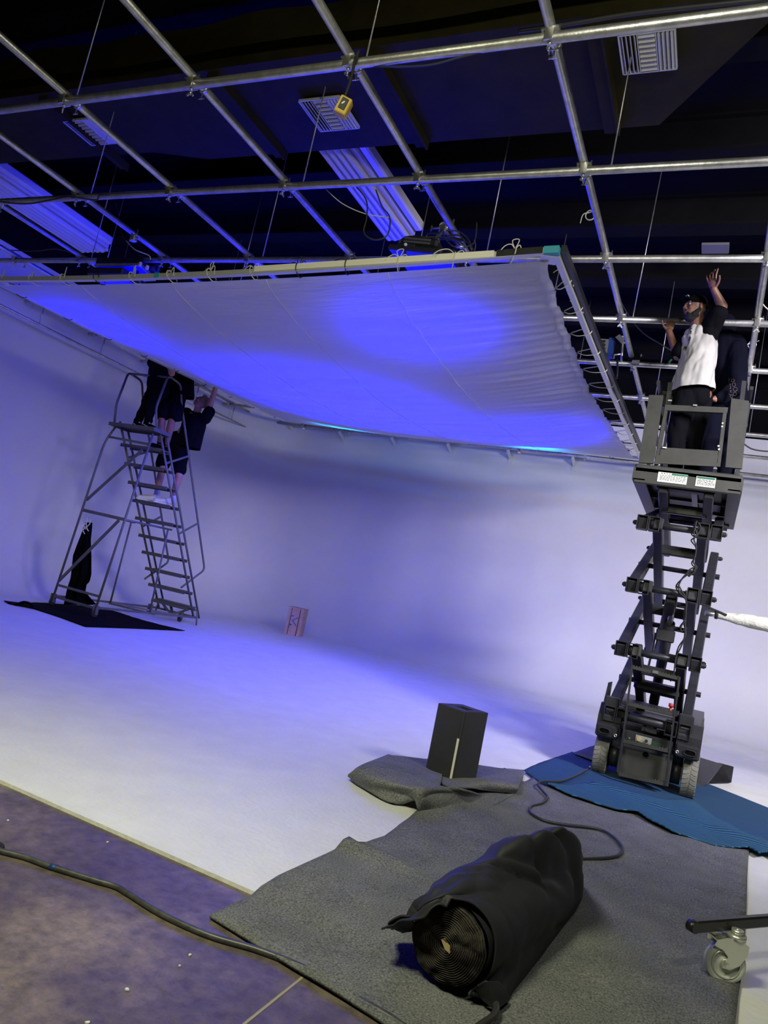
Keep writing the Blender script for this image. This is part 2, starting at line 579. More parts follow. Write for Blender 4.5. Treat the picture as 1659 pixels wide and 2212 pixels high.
struct('floor', conc, M['concrete'], label='stained brown concrete floor with a sawn joint')
struct('trim_1', MB().bar(s0 + up0, s1 + up0, .012, .010), M['jointfill'], label='pale sawn joint line in the concrete')
struct('wall_front', MB().box((-3, -6.1, 2.2), (18.4, .2, 8.4)), M['roof'])
struct('wall_right', MB().box((4.3, 4, 3), (.2, 20.4, 6.6)), M['roof'])
struct('wall_left', MB().box((-12.1, -2.8, 3), (.2, 6.8, 6.6)).box((-11.1, .55, 3), (2.2, .1, 6.6)).box((-10.1, 7.2, 5.75), (.16, 13.2, 1.46)), M['roof'], label='black upper wall above the white cove')
struct('wall_back', MB().box((-3, YB + .12, 5.75), (14.6, .16, 1.46)), M['roof'], label='black upper wall above the back cove')
struct('ceiling', MB().box((-4, 3.8, 6.4), (17, 20.2, .2)), M['roof'], label='black ceiling')
for k in range(9):
    y = 3.0 + k * 1.35
    b = MB().box((-3, y, 6.12), (14.4, .14, .34)).box((-3, y, 5.94), (14.4, .26, .03)).box((-3, y, 6.29), (14.4, .26, .03))
    struct('ceiling_beam', b, M['roof'])

# ================================================================== PIPE GRID
GX = [-0.01, -1.24, -2.49, -3.72, -4.95, -6.13, -7.42, -8.55, -9.70]
GY = [3.49, 4.70, 5.95, 7.19, 8.43, 9.67, 10.93, 12.15, 13.35]
PR = .030
grid = thing('pipe_grid', 'overhead grid of crossing galvanised steel pipes hung from the ceiling', 'pipe grid', (-4.5, 8, PIPE_Z))
for y in GY:
    x0, x1 = (-9.85, 4.1) if y < 12.5 else (-9.85, 4.1)
    if abs(y - 7.19) < .01:
        x1 = .12
    o = obj('pipe', MB().tube([(x0, y, PIPE_Z), (x1, y, PIPE_Z)], PR, 16), M['galv'], grid)
for i, x in enumerate(GX):
    o = obj('pipe', MB().tube([(x, -1.0 if i < 8 else 4.4, PIPE_Z + .062), (x, 13.45, PIPE_Z + .062)], PR * .97, 16), M['galv'], grid)
# clamp with wing bolts, built once at the origin and shared
cl = MB()
cl.tube([(-.04, 0, .0), (-.04, 0, .075)], .006, 6).tube([(.04, 0, -.01), (.04, 0, .075)], .006, 6)
cl.box((0, 0, .035), (.1, .075, .012)).box((0, -.034, .0), (.05, .008, .07)).box((0, .034, .03), (.05, .008, .09))
clm = MB().tube([(0, 0, -.028), (0, 0, -.075)], .006, 8).tube([(0, 0, -.030), (0, 0, -.042)], .014, 6)
clm.add([(-.028, -.003, -.075), (-.008, -.003, -.05), (-.008, .003, -.05), (-.028, .003, -.075), (-.020, -.003, -.085), (0, -.003, -.065), (0, .003, -.065), (-.020, .003, -.085)],
        [(0, 1, 2, 3), (4, 5, 1, 0), (7, 6, 5, 4), (3, 2, 6, 7), (0, 3, 7, 4), (1, 5, 6, 2)])
clm.add([(.028, -.003, -.075), (.008, -.003, -.05), (.008, .003, -.05), (.028, .003, -.075), (.020, -.003, -.085), (0, -.003, -.065), (0, .003, -.065), (.020, .003, -.085)],
        [(0, 1, 2, 3), (4, 5, 1, 0), (7, 6, 5, 4), (3, 2, 6, 7), (0, 3, 7, 4), (1, 5, 6, 2)])
rg = MB().ring((0, .13, .062), (0, 1, 0), [(.030, -.012), (.036, -.012), (.036, .012), (.030, .012)], 18).tube([(.0, .13, .03), (0, .13, -.02)], .006, 6).box((0, .13, -.012), (.05, .006, .014))


def mesh_of(mb, name, m):
    me = bpy.data.meshes.new(name)
    me.from_pydata([tuple(v) for v in mb.v], [], mb.f)
    me.polygons.foreach_set('use_smooth', mb.sm)
    me.materials.append(m)
    return me


me_cl, me_wb, me_rg = mesh_of(cl, 'clamp', M['steel']), mesh_of(clm, 'wing_bolt', M['steel']), mesh_of(rg, 'collar', M['steel'])
for y in GY:
    for x in GX:
        c = bpy.data.objects.new('clamp', me_cl)
        COL.objects.link(c); c.parent = grid
        c.location = Vector((x + .01, y, PIPE_Z)) - grid.location
        c.rotation_euler.z = random.uniform(-.12, .12)
        w = bpy.data.objects.new('wing_bolt', me_wb)
        COL.objects.link(w); w.parent = c
        w.rotation_euler.z = random.uniform(0, 3)
        w = bpy.data.objects.new('collar', me_rg)
        COL.objects.link(w); w.parent = grid
        w.location = Vector((x, y + random.uniform(-.02, .03), PIPE_Z)) - grid.location
for j, y in enumerate(GY):
    for i, x in enumerate(GX):
        if (i + j) % 2 == 0 and y < 13:
            xx = x + .14 + (.05 if j % 3 else -.02)
            obj('hanger_rod', MB().tube([(xx, y, PIPE_Z + .02), (xx + .03 * math.sin(i * 5 + j), y + .02, 6.3)], .0055, 6), M['galv'], grid)

# wall pipe brackets along the back
for k in range(8):
    x = -8.9 + k * 1.24
    obj('wall_bracket', MB().bar((x, 13.35, PIPE_Z - .035), (x, YB - .005, PIPE_Z - .14), .04, .05).box((x, YB - .012, PIPE_Z - .16), (.08, .02, .16)), M['white'], grid)

# loose side rails hung from the left wall pipe, seen under the fabric edge
lr = thing('rail_frame', 'low rail of thin pipes and short drop rods along the left wall', 'rail', (-9.3, 9, 4.1))
for y in (5.95, 7.19, 8.43, 9.67, 10.93, 12.15):
    obj('drop_rod', MB().tube([(-9.70, y + .2, PIPE_Z + .05), (-9.70, y + .2, 4.02)], .012, 8), M['galv'], lr)
obj('rail', MB().tube([(-9.70, 5.2, 4.02), (-9.70, 13.2, 4.02)], .018, 10), M['galv'], lr)

# ================================================================== DUCT, VENTS, TUBE BANKS
DZ = 5.2
duct = thing('air_duct', 'large black air duct running under the ceiling with three white vents', 'duct', (-4, 5, DZ))
pl = [(-10.0, 4.36, DZ), (-.02, 4.36, DZ), (-.92, 5.52, DZ), (-3.5, 5.52, DZ), (-5.4, 5.52, DZ), (-6.0, 5.34, DZ), (-10.0, 5.30, DZ)]
obj('duct_body', MB().prism(pl[::-1], (0, 0, .42)), M['duct'], duct)
obj('side_sheet', MB().grid(lambda u, v: (-10 + u * 9.97, 4.30 + .02 * math.sin(u * 50) * v - .10 * (1 - v), DZ + .02 + v * .38 + .015 * math.sin(u * 23)), 60, 4), M['duct'], duct)
for x in (-6.55, -4.48, -2.95, -1.28):
    obj('duct_seam', MB().box((x, 4.95, DZ - .025), (.10, 1.12, .05)).box((x + .06, 4.95, DZ - .04), (.02, 1.12, .08)), M['duct'], duct)


def vent(px, py, name_label, rotz=0, s=.36):
    c = at(px, py, z=DZ - .04)
    t = thing('ceiling_vent', name_label, 'vent', c, 'white louvred vents on the black duct')
    h = s / 2
    f = MB()
    for sx in (-1, 1):
        f.box(c + Vector((sx * h, 0, 0)), (.010, s, .022))
        f.box(c + Vector((0, sx * h, 0)), (s, .010, .022))
        f.box(c + Vector((sx * s / 6, 0, 0)), (.006, s, .022))
    obj('vent_frame', f, M['white'], t)
    back = MB().box(c + Vector((0, 0, .022)), (s - .03, s - .03, .004))
    obj('vent_back', back, M['duct'], t)
    for k in range(4):
        for sg in (-1, 1):
            x = sg * (s / 6 + (k + .7) * (s / 3) / 4.4)
            R = Matrix.Rotation(sg * .5, 3, 'Y')
            obj('slat', MB().box(c + Vector((x, 0, -.005)), (.004, s - .02, .030), R), M['white'], t)
    for k in range(8):
        y = -h + (k + .6) * s / 8.2
        R = Matrix.Rotation(-.75, 3, 'X')
        obj('slat', MB().box(c + Vector((0, y, -.005)), (s / 3 - .012, .026, .004), R), M['white'], t)


vent(1400, 112, 'white louvred vent nearest the upper right corner')
vent(712, 247, 'white louvred vent behind the yellow hanging box', s=.40)
vent(197, 285, 'white louvred vent at the left end of the duct', s=.38)


def tube_bank(x0, x1, y0, y1, z, n, label):
    t = thing('tube_light', label, 'light fixture', ((x0 + x1) / 2, (y0 + y1) / 2, z), 'unlit long tube lights under the roof')
    w = x1 - x0
    obj('housing', MB().box(((x0 + x1) / 2, (y0 + y1) / 2, z + .07), (w + .06, y1 - y0, .05)).box((x1 + .10, (y0 + y1) / 2, z + .12), (.10, y1 - y0 - .1, .12), bev=.02), M['tubewhite'], t)
    for k in range(n):
        x = x0 + (k + .5) * w / n
        obj('tube', MB().tube([(x, y0, z), (x, y1 - .02, z), (x, y1, z + .005)], [w / n * .44, w / n * .44, w / n * .3], 14), M['tubewhite'], t)
    obj('end_bracket', MB().box(((x0 + x1) / 2, y1 + .02, z + .03), (w, .05, .05), bev=.01), M['tubewhite'], t)


tube_bank(-4.10, -3.78, 4.9, 7.30, 5.26, 4, 'long bank of pale unlit tubes lit violet behind the duct')
tube_bank(-9.35, -8.85, 4.4, 7.50, 5.26, 5, 'long pale tube bank at the left near the cove wall')
c = at(1545, 536, z=5.9)
tag(obj('ceiling_plate', MB().box(c, (.30, .22, .03), bev=.005), M['greyplate'], origin=c), 'small grey plate under the dark roof above the raised hand', 'plate')

# yellow box on its cable
p0, p1, p2 = Vector((-2.42, 3.46, PIPE_Z - .03)), at(768, 125, y=3.44), at(745, 210, y=3.44)
yb = thing('pendant_box', 'yellow metal outlet box hanging on a black cable from the nearest pipe', 'box', at(742, 232, y=3.44))
R = Matrix.Rotation(math.radians(18), 3, 'Y') @ Matrix.Rotation(.45, 3, 'Z')
c = at(742, 232, y=3.44)
obj('box_body', MB().box(c, (.075, .07, .105), R, .006), M['yellowpaint'], yb)
obj('outlet_face', MB().box(c + R @ Vector((0, -.037, .005)), (.042, .006, .07), R, .002), M['ink'], yb)
obj('outlet_face', MB().box(c + R @ Vector((-.003, -.041, .008)), (.008, .003, .022), R @ Matrix.Rotation(.5, 3, 'Y')), M['white'], yb, label='white switch toggle')
obj('cable', MB().tube(spline([c + R @ Vector((0, 0, .05)), p2, at(757, 175, y=3.44), p1, p0 + Vector((0, 0, .0)), p0 + Vector((.02, -.02, .07)), p0 + Vector((-.01, .05, .06))], 6), .009, 8), M['blackcord'], yb)

# ================================================================== OVERHEAD FRAME AND FABRIC
FNR, FFR, FFL, FNL = Vector((-1.37, 4.87, 3.80)), Vector((-1.24, 10.92, 3.80)), Vector((-7.42, 10.92, 3.80)), Vector((-7.42, 4.97, 3.575))
fr = thing('overhead_frame', 'large square tube frame under the pipe grid that holds the white fabric', 'frame', (FNR + FFL) / 2)


def bowed(a, b, sag, n=12):
    return [a.lerp(b, i / n) - Vector((0, 0, sag * 4 * (i / n) * (1 - i / n))) for i in range(n + 1)]


def sq_tube(pts, w, mb=None):
    mb = mb or MB()
    return mb.tube([p for p in pts], w * .7071, 4, smooth=False)


def sq(pts, w, h=None):
    mb = MB()
    h = h or w
    rings = []
    d = (pts[-1] - pts[0]).normalized()
    sd = d.cross(Vector((0, 0, 1))).normalized()
    up = sd.cross(d)
    b = len(mb.v)
    for p in pts:
        for a, c in ((-1, -1), (1, -1), (1, 1), (-1, 1)):
            mb.v.append(p + sd * a * w / 2 + up * c * h / 2)
    for i in range(len(pts) - 1):
        for k in range(4):
            mb.f.append((b + i * 4 + k, b + i * 4 + (k + 1) % 4, b + i * 4 + 4 + (k + 1) % 4, b + i * 4 + 4 + k))
            mb.sm.append(False)
    mb.f += [(b + 3, b + 2, b + 1, b), tuple(len(mb.v) - 4 + k for k in range(4))]
    mb.sm += [False, False]
    return mb


near = bowed(FNL, FNR, .06)
right = bowed(FNR, FFR, .03)
obj('frame_tube', sq(near, .045), M['alu'], fr)
obj('frame_tube', sq(right, .045, .05), M['alu'], fr)
obj('frame_tube', sq(bowed(FFR, FFL, .03), .045), M['alu'], fr)
obj('frame_tube', sq(bowed(FFL, FNL, .03), .045), M['alu'], fr)
rightd = (FNR - FNL).normalized()
obj('tape', sq([FNR - rightd * 2.6 - Vector((0, 0, .038)), FNR - rightd * 1.8 - Vector((0, 0, .028)), FNR - rightd * .45 - Vector((0, 0, .009))], .050), M['creamtape'], fr, label='long cream tape strip')
obj('tape', sq([FNR - rightd * .08, FNR + rightd * .03], .054), M['tealtape'], fr, label='teal tape on the near right corner')
obj('corner_sleeve', sq([FNR - rightd * .43 - Vector((0, 0, .008)), FNR - rightd * .085], .051), M['blackmetal'], fr)
obj('tape', sq([near[4] + rightd * .3, near[4] + rightd * .36], .049), M['tealtape'], fr, label='small teal tape mark')
obj('corner_plate', MB().box(FNR + Vector((-.06, .07, -.03)), (.12, .12, .012), Matrix.Rotation(.3, 3, 'Z')), M['steel'], fr)
obj('black_rail', sq([p + Vector((.05, .02, .03)) for p in right], .035, .05), M['blackmetal'], fr)

INS = .055
TIE_R = [k / 13 for k in range(1, 13)]


def fab(u, v):  # u left->right, v near->far
    # scalloped hem on the right between the ties
    e = .16 * (math.sin(math.pi * v) ** .6 if 0 < v < 1 else 0) * (0.55 + .45 * (1 - abs(2 * v - 1))) + .025 * abs(math.sin(math.pi * v * 13))
    uu = u * (1 - (INS + e) / 6.1 * u)
    uu = uu + (1 - u) * .012
    vv = .012 + v * .976
    a = FNL.lerp(FNR, uu) - Vector((0, 0, .06 * 4 * uu * (1 - uu)))
    b = FFL.lerp(FFR, uu) - Vector((0, 0, .03 * 4 * uu * (1 - uu)))
    p = a.lerp(b, vv)
    su = 1 - (2 * u - 1) ** 2
    sv = 1 - (2 * v - 1) ** 2
    sag = .30 * (su ** .8) * (sv ** .75) + .03
    w = noise.noise(Vector((p.x * 1.1, p.y * 6.5, .3))) * .012 + noise.noise(Vector((p.x * .6, p.y * 1.5, 5))) * .015
    # fine gathers near the right hem
    w += .010 * math.sin(p.y * 42 + 2 * noise.noise(Vector((p.x * 2, p.y * 2, 0)))) * max(0, u - .72) / .28
    w += .008 * math.sin((p.x * .8 - p.y) * 30) * max(0, .3 - v) / .3 * max(0, .6 - u)
    return p + Vector((0, 0, -sag + w * min(1, sv * 3)))


fb = tag(obj('diffusion_fabric', MB().grid(fab, 150, 170), M['muslin'], origin=(FNR + FFL) / 2), 'huge sheet of white muslin stretched overhead, glowing violet-blue from lamps above', 'fabric')
hm = MB().grid(lambda u, v: fab(1 - .011 * (1 - u), v) + Vector((0, 0, -.006 - .008 * math.sin(u * 3.1))), 2, 170)
obj('hem', hm, M['muslin'], fb)
# sewn seams running from front to back
for us in (.2, .4, .58, .78):
    obj('seam', MB().tube([fab(us + .0, v / 60) + Vector((0, 0, -.003)) for v in range(61)], .004, 5), M['muslin'], fb)


def tie(p, q, m, droop=1.0, bow=True):
    """cord looped round the tube at q and knotted at grommet p"""
    mb = MB()
    p, q = Vector(p), Vector(q)
    d = (q - p)
    s = d.cross(Vector((0, 0, 1))).normalized()
    up = Vector((0, 0, 1))
    mb.tube(spline([p, p.lerp(q, .5) + up * -.03, q + d.normalized() * .03 - up * .02, q + d.normalized() * .035 + up * .03, q - d.normalized() * .01 + up * .038, p + up * .01], 4), .0042, 5)
    k = q + up * .04
    a, b = random.uniform(.6, 1.1), random.uniform(.5, 1)
    mb.tube(spline([k, k + s * .05 * a + up * .03, k + s * .11 * a + up * .01, k + s * .15 * a - up * .03 * droop], 4), .004, 5)
    mb.tube(spline([k, k - s * .05 * b + up * .04, k - s * .08 * b + up * .015, k - s * .10 * b - up * .05 * droop], 4), .004, 5)
    if bow:
        mb.tube(spline([k, k + s * .03 + up * .06, k - s * .02 + up * .08, k], 4), .004, 5)
    return obj('tie_cord', mb, m, fb)


for k, v in enumerate(TIE_R):
    g = fab(1, v)
    obj('grommet', MB().ring(g + Vector((-.015, 0, -.008)), (0, 0, 1), [(.008, -.003), (.018, -.003), (.018, .003), (.008, .003)], 10), M['ink'], fb)
    tie(g, FNR.lerp(FFR, v) - Vector((0, 0, .03 * 4 * v * (1 - v))), M['rope'], bow=False)
for k in range(13):
    u = (k + .35) / 13
    g = fab(u, 0)
    q = FNL.lerp(FNR, u) - Vector((0, 0, .06 * 4 * u * (1 - u)))
    tie(g, q, M['blackcord'] if k in (8, 9, 3) else M['rope'], bow=k % 2 == 0)
for k in range(8):
    g = fab((k + .5) / 8, 1)
    u = (k + .5) / 8
    tie(g, FFL.lerp(FFR, u) - Vector((0, 0, .12 * u * (1 - u))), M['blackcord'], bow=False)
for k in range(9):
    v = (k + .5) / 9
    tie(fab(0, v), FNL.lerp(FFL, v) - Vector((0, 0, .12 * v * (1 - v))), M['blackcord'], bow=False)


# ---------------------------------------------------------------- lamps above the fabric
def lamp_panel(c, sx, sy, label, face='bluepanel', tilt=0.0, lit=True):
    t = thing('led_panel', label, 'studio light', c, 'studio panels hung above the fabric')
    c = Vector(c)
    R = Matrix.Rotation(tilt, 3, 'X')
    obj('housing', MB().box(c + R @ Vector((0, 0, .06)), (sx, sy, .09), R, .012), M['blackmetal'], t)
    obj('lamp_face', MB().box(c + R @ Vector((0, 0, .008)), (sx - .05, sy - .05, .008), R), M[face], t)
    y = MB()
    for sg in (-1, 1):
        y.bar(c + R @ Vector((sg * (sx / 2 + .02), 0, .05)), c + Vector((sg * (sx / 2 + .02), 0, .17)), .012, .03)
    y.bar(c + Vector((-sx / 2 - .02, 0, .17)), c + Vector((sx / 2 + .02, 0, .17)), .03, .012)
    obj('yoke', y, M['blackmetal'], t)
    return t


for i, (p, sx, sy, w) in enumerate(PANELS):
    lamp_panel((p[0], p[1], p[2] + .012), sx, sy, ['wide black lamp panel glowing blue above the deep blue patch of fabric', 'black lamp panel above the near right blue patch', 'black lamp panel above the left blue patch of fabric', 'broad dim blue lamp panel above the far right part of the fabric'][i])
for i, (p, sx, sy, w) in enumerate(STRIPS):
    tag(obj('strip_lamp', MB().box((p[0], p[1] - .02, p[2] + .035), (sx + .04, .09, .05), bev=.008), M['blackmetal']), ['short strip lamp on the far fabric edge behind the left cyan glow', 'short strip lamp on the far fabric edge behind the right cyan glow'][i], 'studio light')

# ================================================================== ROLLING LADDER
lad = thing('rolling_ladder', 'tall grey rolling warehouse ladder with handrails at the left by the cove wall', 'ladder', (-7.9, 8.6, 0))
LX0, LX1 = -8.30, -7.55


def sx(side, k):  # stair side x as it rises (k = 0..1)
    return (LX0 - .03 + .14 * k) if side < 0 else (LX1 - .05 + .16 * k)


def rel(y0, z0, y1, z1, side, r=.0165, name='stringer'):
    a = Vector((sx(side, z0 / 2.75), y0, z0))
    b = Vector((sx(side, z1 / 2.75), y1, z1))
    return obj(name, MB().tube([a, b], r, 10), M['ladder'], lad)


for side in (-1, 1):
    rel(9.86, .12, 7.92, 2.80, side)
    rel(10.02, .10, 8.10, 2.74, side)
for i in range(11):
    z, y = .25 * (11 - i), 7.9 + .175 * i
    if i == 0:
        continue
    k = z / 2.75
    xa, xb = sx(-1, k) - .01, sx(1, k) + .01
    m = MB().box(((xa + xb) / 2, y + .09, z), (xb - xa, .20, .012)).box(((xa + xb) / 2, y - .01, z - .014), (xb - xa, .012, .050)).box(((xa + xb) / 2, y + .19, z - .014), (xb - xa, .012, .050))
    obj('tread', m, M['tread'], lad)
pf = MB().box((-7.80, 7.95, 2.742), (.84, .36, .012)).box((-7.80, 7.77, 2.725), (.86, .016, .05)).box((-7.80, 8.13, 2.725), (.84, .016, .05)).box((-8.21, 7.95, 2.725), (.016, .36, .05)).box((-7.385, 7.95, 2.725), (.016, .36, .05))
obj('platform', pf, M['tread'], lad)
# rear legs (bend under the platform)
RL0, RR0 = Vector((-8.47, 7.78, .14)), Vector((-7.58, 7.72, .14))
RL1, RR1 = Vector((-8.235, 7.84, 2.70)), Vector((-7.40, 7.80, 2.66))
obj('rear_leg', MB().tube(rounded([RL0, Vector((-8.26, 7.80, 2.45)), RL1 + Vector((.02, .05, .01))], .12), .016, 10), M['ladder'], lad)
obj('rear_leg', MB().tube([RR0, RR1], .016, 10), M['ladder'], lad)
L_ = lambda a, b, t: a.lerp(b, t)
for z in (.30, .13, 1.42, 2.54):
    t = (z - .14) / 2.56
    obj('crossbar', MB().bar(L_(RL0, RL1, t), L_(RR0, RR1, t), .022, .032 if z != 1.42 else .045), M['ladder'], lad)
obj('diagonal_brace', MB().bar(L_(RL0, RL1, .56), L_(RR0, RR1, .90) - Vector((.10, 0, 0)), .02, .04), M['ladder'], lad)
obj('diagonal_brace', MB().bar(L_(RL0, RL1, .085), L_(RR0, RR1, .49) - Vector((.10, 0, 0)), .02, .04), M['ladder'], lad)
for s, a in ((-1, L_(RL0, RL1, .5)), (1, L_(RR0, RR1, .5))):
    m1 = Vector((sx(s, .5), 8.78, 1.41))
    obj('side_bar', MB().tube([a, m1], .014, 8), M['ladder'], lad)
    m2 = Vector((-8.36 if s < 0 else -7.56, 8.78, .13))
    obj('middle_leg', MB().tube([Vector((m1.x, 8.70, 1.41)), m2], .014, 8), M['ladder'], lad)
b0, b1 = Vector((-8.47, 7.78, .14)), Vector((-7.58, 7.72, .14))
f0, f1 = Vector((-8.36, 9.9, .11)), Vector((-7.55, 9.9, .11))
obj('base_rail', MB().bar(b0, f0, .025, .03), M['ladder'], lad)
obj('base_rail', MB().bar(b1, f1, .025, .03), M['ladder'], lad)
obj('base_brace', MB().bar(Vector((-8.38, 8.78, .11)), Vector((-7.57, 8.9, .11)), .02, .025), M['ladder'], lad)
obj('base_brace', MB().bar(Vector((-8.38, 8.80, .12)), Vector((-7.56, 9.6, .11)), .02, .03), M['ladder'], lad)
obj('base_brace', MB().bar(f0 + Vector((0, -.05, 0)), f1, .02, .03), M['ladder'], lad)
obj('cane_foot', MB().tube(rounded([Vector((-7.58, 9.75, .24)), Vector((-7.48, 9.78, .24)), Vector((-7.44, 9.79, .0))], .07), .014, 8), M['ladder'], lad)
obj('cane_foot', MB().tube(rounded([Vector((-8.33, 9.9, .24)), Vector((-8.42, 9.94, .24)), Vector((-8.46, 9.95, .0))], .07), .014, 8), M['ladder'], lad)
obj('lock_step', MB().box((-7.95, 9.78, .27), (.74, .16, .02)).bar((-8.2, 9.72, .24), (-7.9, 9.66, .10), .02, .03).bar((-7.85, 9.66, .10), (-7.62, 9.74, .22), .02, .03).bar((-8.05, 9.78, .24), (-7.95, 9.78, .09), .03, .03), M['ladder'], lad)


def wheel(c, axis, r, w, parent, name='caster'):
    axis = Vector(axis).normalized()
    o = obj(name, MB().ring(c, axis, [(r, -w * .4), (r, w * .4), (r * .9, w / 2), (r * .35, w / 2), (r * .35, -w / 2), (r * .9, -w / 2)], 20), M['rubber'], parent)
    return o


for p in (b0, b1, Vector((-8.30, 9.62, .14)), Vector((-7.72, 9.70, .14))):
    o = wheel(p + Vector((0, 0, -.085)), (1, .1, 0), .055, .03, lad)
    obj('fork', MB().bar(p + Vector((.03, 0, .03)), p + Vector((.028, 0, -.095)), .008, .05, up=(0, 1, 0)).bar(p + Vector((-.03, 0, .03)), p + Vector((-.028, 0, -.095)), .008, .05, up=(0, 1, 0)), M['ladder'], o)
# handrails and cage
HR = .0165
for s in (-1, 1):
    x = -8.26 if s < 0 else -7.50
    xt = x
    pts = [Vector((xt + (.04 if s < 0 else .10), 7.86, 2.72)), Vector((xt, 7.84, 3.04)), Vector((xt, 7.92, 3.56)), Vector((xt, 8.22, 3.52)), Vector((xt - .02, 8.34, 3.28)), Vector((x - .05, 9.82, .90)), Vector((x - .08, 9.38, .56))]
    obj('handrail', MB().tube(rounded(pts, .08, 5), HR, 10), M['ladder'], lad)
    for (ya, za, yb, zb) in ((8.02, 2.48, 8.82, 2.58), (8.82, 1.45, 9.38, 1.62)):
        pass
    for zz, yy in ((2.58, 8.80), (1.62, 9.38)):
        za = zz - .24
        ya = 7.92 + (2.80 - za) * .7239 + .02
        obj('rail_bracket', MB().bar(Vector((sx(s, za / 2.75), ya, za)), Vector((x - .03, yy, zz)), .012, .03), M['ladder'], lad)
obj('top_bar', MB().tube([Vector((-8.26, 7.96, 3.545)), Vector((-7.50, 7.96, 3.545))], HR, 10), M['ladder'], lad)

# black cloth tied to the ladder's rear leg
cu_pts = [(190, 1128, 330), (178, 1150, 0), (160, 1190, 0), (150, 1240, 0), (146, 1290, 0)]


def hung(u, v):
    v_y = 1128 + (1306 - 1128) * v
    lx = np.interp(v_y, [1128, 1150, 1180, 1200, 1250, 1306], [184, 176, 163, 155, 149, 137])
    rx = np.interp(v_y, [1128, 1145, 1165, 1200, 1240, 1256, 1262, 1278, 1290, 1306], [194, 193, 191, 194, 196, 193, 186, 184, 194, 208])
    p = at(lx + (rx - lx) * u, v_y, y=7.93)
    p.y += .035 * math.sin(u * 15 + v * 3) * (.3 + v) + .04 * u
    return p


hc = tag(obj('black_cloth', MB().grid(hung, 30, 40), M['black'], solid=.006), 'ragged black cloth tied to the rear leg of the ladder', 'cloth')
for q in ((188, 1118), (194, 1122), (186, 1128)):
    a = at(*q, y=7.88)
    obj('white_tie', MB().tube(spline([a, a + Vector((.02, .0, -.06)), a + Vector((-.01, -.01, -.12)), a + Vector((.03, 0, -.17))], 4), .007, 6), M['rope'], hc)
# black sheet lying under the ladder
fc = [(8, 1299), (40, 1303), (75, 1302), (110, 1304), (215, 1312), (260, 1325), (305, 1340), (345, 1350), (399, 1363), (300, 1358), (184, 1354), (130, 1334), (72, 1315), (20, 1305)]
fpts = [at(a, b, z=.006) for a, b in fc]


def sheet(name, outline, m, h, seed=0, amp=.01, n=70, thick=.008, sub=0, origin=None, lump=None, parent=None, edge_drop=True):
    """cloth lying on the floor: triangulated grid clipped to an outline, gently uneven"""
    xs = [p.x for p in outline]; ys = [p.y for p in outline]
    x0, x1, y0, y1 = min(xs), max(xs), min(ys), max(ys)
    st = max(x1 - x0, y1 - y0) / n
    P = [(p.x, p.y) for p in outline]

    def inside(x, y):
        c = False
        j = len(P) - 1
        for i in range(len(P)):
            if (P[i][1] > y) != (P[j][1] > y) and x < (P[j][0] - P[i][0]) * (y - P[i][1]) / (P[j][1] - P[i][1]) + P[i][0]:
                c = not c
            j = i
        return c

    from mathutils.geometry import delaunay_2d_cdt
    pts = []
    m_ = len(P)
    for i in range(m_):
        a, b = Vector(P[i]), Vector(P[(i + 1) % m_])
        k = max(1, int((b - a).length / st))
        pts += [a.lerp(b, t / k) for t in range(k)]
    ne = len(pts)
    edges = [(i, (i + 1) % ne) for i in range(ne)]
    rnd = random.Random(seed)
    for i in range(int((x1 - x0) / st) + 1):
        for j in range(int((y1 - y0) / st) + 1):
            x, y = x0 + i * st + rnd.uniform(-.2, .2) * st, y0 + j * st + rnd.uniform(-.2, .2) * st
            if inside(x, y):
                q = Vector((x, y))
                if min((q - e).length_squared for e in pts[:ne]) > (.45 * st) ** 2:
                    pts.append(q)
    vo, _, fo, *_ = delaunay_2d_cdt(pts, edges, [], 1, 1e-5)
    mb = MB()
    vs = []
    for q in vo:
        z = h + amp * (noise.noise(Vector((q.x * 2.2, q.y * 2.2, seed))) + .5) + amp * .5 * noise.noise(Vector((q.x * 7, q.y * 7, seed)))
        if lump:
            z += lump(q.x, q.y)
        z = max(z, h * .6)
        if q.y < Y0 - .02 and h < .01:
            z -= .013
        vs.append(Vector((q.x, q.y, z)))
    mb.add(vs, [tuple(f) for f in fo], True)
    return obj(name, mb, m, parent, solid=thick, origin=origin)


tag(sheet('black_floor_cloth', fpts, M['black'], .008, 3, .006, 60), 'black duvetyne sheet spread flat under the rolling ladder', 'cloth')
tag(obj('strap_fold', MB().tube(spline([at(35, 1306, z=.02), at(50, 1301, z=.05), at(62, 1303, z=.07), at(72, 1312, z=.03)], 6), .018, 8), M['black']), 'raised fold of black cloth at the far left of the sheet', 'cloth')

# ================================================================== SCISSOR LIFT
lift = thing('scissor_lift', 'black scissor lift raised high with two workers on its platform', 'scissor lift', (-.34, 7.6, 0))
LP = lift
YN, YF = 6.78, 8.50
ZS = [.55, 1.11, 1.67, 2.23]
XO0, XO1, XI0, XI1 = -.660, -.060, -.560, -.165
TW, TH = .082, .11


def arm(x, y0, z0, y1, z1, name='scissor_arm'):
    a, b = Vector((x, y0, z0)), Vector((x, y1, z1))
    d = (b - a).normalized() * .05
    m = MB().bar(a - d, b + d, TW, TH, bev=.008)
    # open tube end: a thin lip proud of the end face
    return obj(name, m, M['liftmetal'], LP)


